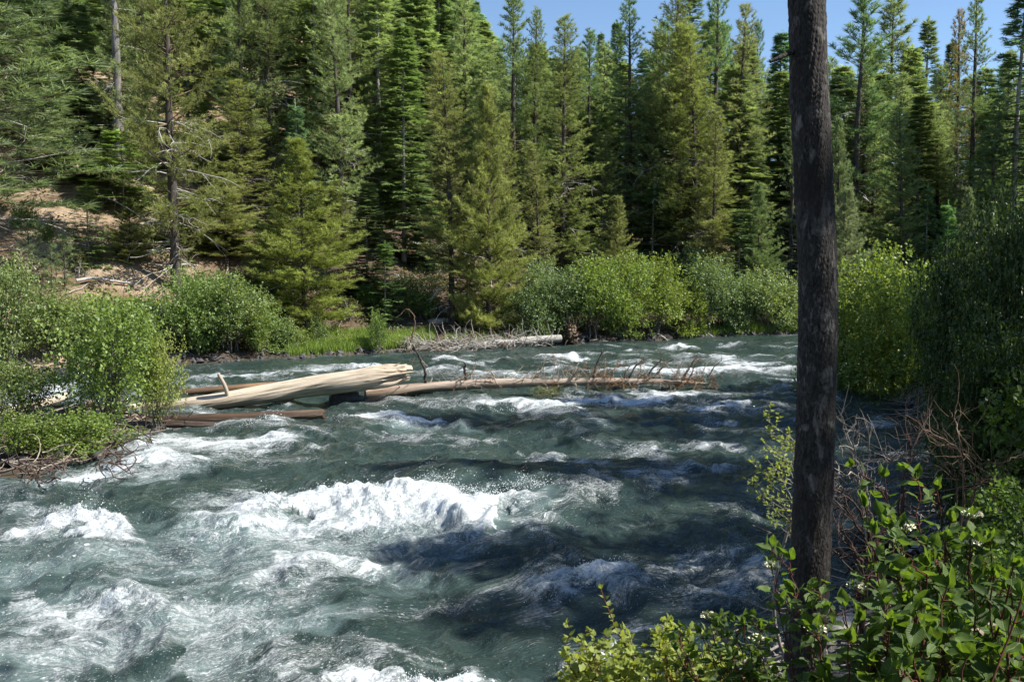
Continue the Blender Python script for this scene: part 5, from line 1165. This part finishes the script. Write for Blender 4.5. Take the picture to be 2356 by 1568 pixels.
class Plant:
    def __init__(s, tv, mat, smat, seed): s.rng = np.random.default_rng(seed); s.tv = tv; s.mat = mat; s.smat = smat; s.L = []; s.gs = Geo(); s.FL = []
    def leaf(s, p, d, up, sc, t=None):
        s.L.append((p, d, up, sc, np.clip(s.rng.normal(.5, .2) if t is None else t, 0, 1)))
    def shoot(s, base, tip, leaf=.065, r=.0035, frac=.6, gap=.05, side=True, flower=0, up0=.5, term=4):
        rng = s.rng; base = np.asarray(base, float); tip = np.asarray(tip, float); D = tip - base; L = np.linalg.norm(D)
        P = bez(base, base + np.array((0, 0, up0 * L * .6)) + D * .1, tip - norm(D * .7 + np.array((0, 0, .4 * L))) * L * .3, tip, 18); P[1:-1] += rng.normal(size=(16, 3)) * .004
        tube(s.gs, P, np.linspace(r, r * .4, 18), 5, rng.random(), cap=False)
        ln = np.r_[0, np.cumsum(np.linalg.norm(np.diff(P, axis=0), axis=1))]; T = ln[-1]; q = T * (1 - frac); k = 0
        while q < T - .012:
            p = np.array([np.interp(q, ln, P[:, c]) for c in range(3)]); p2 = np.array([np.interp(min(q + .01, T), ln, P[:, c]) for c in range(3)]); t = norm(p2 - p + 1e-9)
            a = norm(np.cross(t, (0, 0, 1.)) + 1e-6) if k % 2 == 0 else norm(np.cross(t, np.cross(t, (0, 0, 1.))) + 1e-6)
            for sg in (-1, 1):
                d = norm(t * rng.uniform(.3, .8) + a * sg + rng.normal(size=3) * .18 + np.array((0, 0, .12))); pet = p + d * leaf * .22
                tube(s.gs, np.array([p, pet]), r * .28 + .0004, 3, .3, cap=False)
                s.leaf(pet, d, norm(np.array((0, 0, 1.)) + rng.normal(size=3) * .35), leaf * rng.uniform(.7, 1.15) * (1 - .35 * (q / T) ** 4))
                if side and rng.random() < .20: s.shoot(p, p + norm(d + np.array((0, 0, .5))) * rng.uniform(.05, .14), leaf * .8, r * .5, .6, gap * .8, False, 0, .3, 3)
            q += gap * rng.uniform(.7, 1.3); k += 1
        for j in range(term):
            d = norm(P[-1] - P[-3] + rng.normal(size=3) * .012 * (1 + j)); s.leaf(P[-1], d, rdir(rng, 1)[0] + np.array((0, 0, .6)), leaf * rng.uniform(.45, .8), .85)
        if flower:
            c = P[-1] + np.array((0, 0, .012)); n_ = 60; dd = rdir(rng, n_); dd[:, 2] = abs(dd[:, 2]) * .5; R_ = .020 * flower
            gf = Geo(); s.FL.append(gf)
            for d in dd[:22]: tube(gf, np.array([c - np.array((0, 0, .01)), c + d * R_]), .0007, 3, .5, cap=False)
            scatter(gf, *fold_leaf(.4), c + dd * R_, dd + rng.normal(size=dd.shape) * .6, rdir(rng, n_), .008 * flower, .5)
        return P
    def build(s, name, loc, label, cat, group=None):
        root = empty(name, loc, 0, label, cat, group); child(s.gs, 'stems', M[s.smat], root, True)
        g = Geo(); p, d, u, sc, t = (np.array(q) for q in zip(*s.L)); wh = s.rng.integers(0, len(s.tv), len(p))
        for v in range(len(s.tv)):
            k = wh == v; tv, tf, uv = s.tv[v]; scatter(g, tv, tf, p[k], d[k], u[k], sc[k], t[k], uv)
        child(g, 'leaves', M[s.mat], root, True)
        for gf in s.FL: child(gf, 'flower_head', M['flower'], root, False)
        return root
def k4(x, y, Y): return atY(*K4(x, y), Y)
# big dogwood, bottom right
pl = Plant(OV, 'dogwood', 'red_stem', 71); rg = pl.rng
B0 = atY(2230, 2050, 2.3)
for x, y, Y, fl_ in ((740, 560, 2.5, 0), (850, 385, 2.6, 0), (1040, 395, 2.5, 0), (1150, 460, 2.3, 0), (1350, 630, 2.2, 1), (1345, 790, 2.1, 1), (880, 670, 2.3, 0), (965, 700, 2.3, 1), (800, 720, 2.4, 0), (1230, 640, 2.3, 0), (1200, 760, 2.2, 0),
    (1460, 790, 2.1, 0), (1590, 900, 1.9, 0), (1480, 960, 2.0, 0), (1090, 900, 2.0, 0), (920, 950, 2.1, 0)):
    pl.shoot(B0 + rg.normal(size=3) * .07, k4(x, y, Y), .064, .0045, .42, .066, True, fl_)
pl.build('dogwood_shrub', B0, 'tallest dogwood at the bottom right with white flower heads and red stems', 'shrub', 'dogwoods on the near bank')
pl = Plant(OV, 'dogwood', 'red_stem', 72); rg = pl.rng; B0 = atY(2320, 2150, 1.7)
for k in range(22):
    x, y = rg.uniform(1000, 1680), rg.uniform(1000, 1560); pl.shoot(B0 + rg.normal(size=3) * .06 - np.array((.25 * rg.random(), 0, 0)), k4(x, y, rg.uniform(1.6, 2.2)), rg.uniform(.05, .085), .0045, .40, .068, True, 1 if k in (3, 9) else 0)
pl.build('dogwood_shrub', B0, 'broad-leaved dogwood filling the bottom right corner', 'shrub', 'dogwoods on the near bank')
pl = Plant(OV, 'dogwood', 'red_stem', 73); rg = pl.rng; B0 = atY(2020, 2100, 2.1)
for x, y, Y, fl_ in ((200, 925, 2.5, 1), (330, 1040, 2.4, 0), (300, 860, 2.5, 0), (620, 1130, 2.2, 0), (680, 1040, 2.3, 1), (700, 1200, 2.0, 0), (450, 1290, 2.1, 1),
    (760, 1310, 1.9, 0), (880, 1240, 1.9, 0), (850, 1130, 2.0, 0), (960, 1100, 2.1, 0), (640, 1330, 1.9, 0), (900, 1530, 1.8, 0), (780, 1450, 1.9, 0), (1000, 1400, 1.8, 0), (1080, 1260, 1.9, 0)):
    pl.shoot(B0 + rg.normal(size=3) * .07, k4(x, y, Y), .060, .004, .42, .05, True, fl_)
pl.build('dogwood_shrub', B0, 'dogwood reaching across the foot of the near trunk', 'shrub', 'dogwoods on the near bank')
pl = Plant(OV, 'dogwood', 'red_stem', 74); rg = pl.rng; B0 = atY(1900, 2050, 2.5)
for x, y, fl_ in ((1640, 560, 1), (1720, 640, 0), (1900, 580, 0), (2010, 600, 0), (2170, 640, 0), (1830, 720, 0), (1560, 690, 0), (1620, 760, 0), (1320, 760, 0), (2130, 790, 1), (1760, 900, 0), (1880, 860, 0), (1300, 860, 0)):
    pl.shoot(B0 + rg.normal(size=3) * .07, atY(*K6(x, y), rg.uniform(2.5, 2.8)), .046, .0035, .35, .045, True, fl_)
pl.build('dogwood_shrub', B0, 'dogwood sprays left of the near trunk, above the small lobed leaves', 'shrub', 'dogwoods on the near bank')
# ninebark with small lobed leaves at the bottom centre
pl = Plant(LB, 'ninebark', 'red_stem', 75); rg = pl.rng; B0 = atY(1500, 1950, 2.9)
P = pl.shoot(atY(1560, 1750, 2.9), atY(*K6(532, 235), 3.0), .030, .0042, .50, .022, False, 0, .25, 3)
tips = [(2010, 1180), (2080, 1120), (290, 770), (370, 810), (440, 885), (160, 930), (230, 1000), (330, 960), (250, 1080), (400, 1090), (770, 650), (820, 700), (720, 850), (850, 860), (640, 900), (980, 830), (1110, 640), (1165, 575), (1200, 700), (1300, 640), (1480, 640), (600, 1060), (520, 1130), (700, 1010), (800, 1000),
        (900, 1010), (990, 1060), (1060, 960), (1200, 820), (1290, 880), (1370, 800), (1450, 720), (1420, 900), (1510, 980), (1340, 1000), (1600, 900), (1580, 1050), (1460, 1080), (1240, 1060), (1790, 1000), (1700, 1100), (1850, 1120), (2100, 950), (680, 1150), (880, 1150), (1100, 1150), (340, 1160), (180, 1160), (1650, 1010)]
for x, y in tips: pl.shoot(atY(*K6(x * .8 + 300, 1500 + rg.uniform(-100, 200)), 2.9 + rg.normal() * .1), atY(*K6(x, y), rg.uniform(2.7, 3.1)), .034, .0024, .65, .032, True, 0, .4, 3)
pl.build('ninebark_shrub', B0, 'sunlit shrub with small lobed leaves and one long arching red shoot, bottom centre', 'shrub')
# leafy twigs behind the near trunk
pl = Plant(OV, 'ninebark', 'twig', 76); rg = pl.rng; B0 = np.array((2.75, 8.0, -.1)); J = atY(1850, 1150, 8.0)
for x, y in ((1340, 40), (1360, 110), (1440, 160), (1330, 180), (1480, 170), (1400, 250), (1260, 300), (1350, 280), (1480, 290), (1440, 230), (1230, 400), (1280, 400), (1300, 480), (1380, 440), (1450, 480), (1350, 540), (1430, 580), (1480, 560), (1310, 330), (1440, 370), (1470, 650), (1480, 120)):
    pl.shoot(J + np.array((0, 0, (300 - y) * .0016)) + rg.normal(size=3) * .05, atY(*K7(x, y), 8.0 + rg.normal() * .2), .052, .005, .42, .055, True, 0, .15, 3)
for x, y in ((1270, 665), (1350, 745), (1290, 690)): tube(pl.gs, smoothpath([J, atY(*K7(1440, 710), 8), atY(*K7(x, y), 8)], 10), np.linspace(.010, .004, 10), 5)
for k in range(3): tube(pl.gs, smoothpath([B0 + rg.normal(size=3) * .05, (B0 + J) / 2 + rg.normal(size=3) * .12, J + np.array((0, 0, .15 * k))], 12), np.linspace(.022, .012, 12), 6)
pl.build('leafy_sapling', B0, 'thin leafy sapling poking out from behind the left side of the near trunk', 'sapling')
# bare shrubs over the dark backwater
def bare(seed, base, lines, label, K=K4, Y=9.0, mat='twig', r=.016):
    rg = np.random.default_rng(seed); g = Geo(); b = atY(*base, Y)
    for pts in lines:
        q = smoothpath(np.vstack([b, pp([(*K(*p), Y + rg.normal() * .15) for p in pts])]), 22); q[1:] += rg.normal(size=(21, 3)) * .008
        tube(g, q, np.linspace(r, r * .3, 22), 5, rg.random(), cap=False)
        for k in range(9):
            i0 = rg.integers(6, 21); s_ = crooked(rg, q[i0], (q[i0] - q[i0 - 1]) * 9 + rg.normal(size=3) * .8, rg.uniform(.15, .7), 6, .7)
            tube(g, s_, np.linspace(r * .4, .0018, 7), 3, rg.random(), cap=False)
            for m_ in range(2): s2 = crooked(rg, s_[rg.integers(1, 6)], rg.normal(size=3) + (s_[-1] - s_[0]), rg.uniform(.08, .3), 4, .7); tube(g, s2, np.linspace(.003, .0012, 5), 3, rg.random(), cap=False)
    o = g.obj('bare_shrub', M[mat], None); return tag(o, label, 'shrub', 'bare shrubs by the water')
bare(1, (2010, 1340), [[(760, 500), (640, 200), (590, 0)], [(740, 480), (680, 300), (665, 160), (690, 20)], [(700, 420), (620, 380), (555, 370)], [(700, 500), (600, 460), (555, 400)], [(720, 420), (830, 330), (900, 285)], [(740, 470), (760, 200), (748, 40)]], 'bare pale-twigged shrub just right of the near trunk')
bare(2, (2080, 1330), [[(950, 470), (1000, 300), (1050, 90)], [(960, 440), (1020, 200), (1120, 0)], [(940, 520), (1080, 480), (1330, 440), (1560, 390)]], 'bare dark shrub in the middle of the dark backwater', mat='dark_twig')
bare(3, (2200, 1300), [[(1370, 390), (1290, 200), (1255, 0)], [(1310, 410), (1240, 250), (1180, 80)], [(1250, 360), (1140, 320), (1070, 275)], [(1400, 400), (1550, 300), (1650, 250)], [(1300, 300), (1100, 120), (970, 20)]], 'bare shrub in front of the dark willows', mat='bark_brown', r=.012)
bare(4, (1980, 1480), [[(720, 900), (620, 760), (560, 650)], [(700, 880), (600, 840), (555, 810)], [(760, 860), (680, 640), (560, 520)], [(760, 800), (690, 560), (560, 460)]], 'dark bare branches springing from the root clump right of the near trunk', Y=8.0, mat='dark_twig', r=.018)
# dark root clump, driftwood and stones at the near waterline
g = Geo(); c = atY(*K4(860, 850), 10.2); rg = np.random.default_rng(8)
for k in range(120):
    p = c + rg.normal(size=3) * np.array((.16, .16, .08)); tube(g, crooked(rg, p, rg.normal(size=3) * np.array((1, 1, .8)) + np.array((0, 0, -.2)), rg.uniform(.2, .6), 6, 1.4, .3), np.linspace(.022, .006, 7), 5, rg.random(), cap=False)
tag(g.obj('root_clump', M['dark_twig'], None), 'black tangled root clump sticking out of the water right of the near trunk', 'roots')
rock('boulder', c + np.array((0, .05, -.35)), .36, .32, .40, 91, 'rock_dark', 'black stone under the tangled root clump', rough=.5)
for pts, rp, mt, lb, sd in (([(1960, 1640, 5.2), (2060, 1530, 5.4), (2160, 1490, 5.6), (2290, 1440, 5.9)], [14, 16, 15, 13], 'drift', 'weathered grey log on the bank behind the dogwoods', 61),
    ([(2140, 1240, 10.4), (2230, 1200, 10.6), (2330, 1190, 10.8), (2420, 1150, 11)], [8, 9, 10, 10], 'drift', 'grey driftwood pole along the dark right bank', 62),
    ([(2200, 1420, 8.0), (2300, 1350, 8.3), (2400, 1330, 8.6)], [12, 13, 13], 'drift', 'old log under the willows behind the dogwoods', 63)):
    g = Geo(); log(g, pts, rp, 60, 18, .08, .08, .1, sd, .3, .006); tag(g.obj('driftwood_log', M[mt], None, True), lb, 'log', 'driftwood of the near bank')
g = Geo(); rg = np.random.default_rng(18)
for k in range(700):
    x = rg.uniform(2.2, 12); yn_ = float(ynear(x)); y = yn_ - rg.random() ** 1.3 * 3.2 + .2; L = rg.uniform(.2, 1.4); a = rg.random() * 6.28; P = crooked(rg, (x, y, 0), (math.cos(a), math.sin(a), 0), L, 5, .8)
    P[:, 2] = np.maximum(land(P[:, 0], P[:, 1]), -.05) + .03 + rg.random() * .22; P[:, 2] += np.abs(rg.normal(0, .08, 6)); tube(g, P, np.linspace(.016 * L ** .5 + .003, .003, 6), 4, rg.random(), cap=False)
tag(g.obj('bank_sticks', M['twig'], None), 'grey sticks and twigs littering the near bank', 'sticks', kind='stuff')
STL = ['pale stone nearest the foot of the near trunk', 'dark wet stone left of the foot of the near trunk', 'flat dark stone right of the foot of the near trunk', 'pale stone glimpsed through the dogwood leaves', 'small dark stone beside the weathered grey log',
       'large dark stone behind the weathered grey log', 'pale cobble at the waterline below the root clump', 'dark cobble at the waterline right of the root clump', 'dark stone under the low shrub behind the dogwoods', 'pale stone halfway up to the willows', 'dark wet stone at the bend of the bank', 'last dark stone before the willows']
for j, (x, q, s) in enumerate(((2.6, .3, .2), (2.0, .1, .26), (3.0, .5, .22), (3.4, .9, .34), (2.9, 1.2, .16), (3.6, 1.5, .34), (4.2, .0, .2), (4.7, .1, .24), (4.5, .9, .26), (5.4, .3, .24), (6.0, .1, .3), (6.9, .1, .26))):
    y = float(ynear(x)) - q; pal = STL[j].startswith('pale')
    rock('bank_stone', (x, y, float(land(x, y)) + s * .12), s * 1.2, s, s * .7, 200 + j, 'rock' if pal else 'rock_dark', STL[j], 'stone', j, 'stones of the near bank', .4)
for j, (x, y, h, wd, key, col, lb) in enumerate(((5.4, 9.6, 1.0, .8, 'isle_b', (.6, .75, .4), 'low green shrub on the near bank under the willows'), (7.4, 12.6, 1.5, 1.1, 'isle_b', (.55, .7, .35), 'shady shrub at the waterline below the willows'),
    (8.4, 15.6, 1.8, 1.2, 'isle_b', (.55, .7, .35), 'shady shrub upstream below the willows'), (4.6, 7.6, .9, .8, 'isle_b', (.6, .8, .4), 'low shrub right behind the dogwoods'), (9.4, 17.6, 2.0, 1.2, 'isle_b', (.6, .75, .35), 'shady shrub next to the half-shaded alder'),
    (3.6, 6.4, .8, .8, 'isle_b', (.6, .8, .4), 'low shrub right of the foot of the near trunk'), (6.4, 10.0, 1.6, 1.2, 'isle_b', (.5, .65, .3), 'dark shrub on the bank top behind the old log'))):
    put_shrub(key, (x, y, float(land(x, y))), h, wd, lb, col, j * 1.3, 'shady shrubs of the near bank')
g = Geo(); n = 9000; x = rg.uniform(-6, 14, n); y = ynear(x) - rg.random(n) ** .9 * 7 - .2; z = land(x, y); blades(g, np.c_[x, y, z - .01], .22, .02)
tag(g.obj('bank_grass', M['grass'], None), 'thin grass on the near bank', 'grass', kind='stuff')
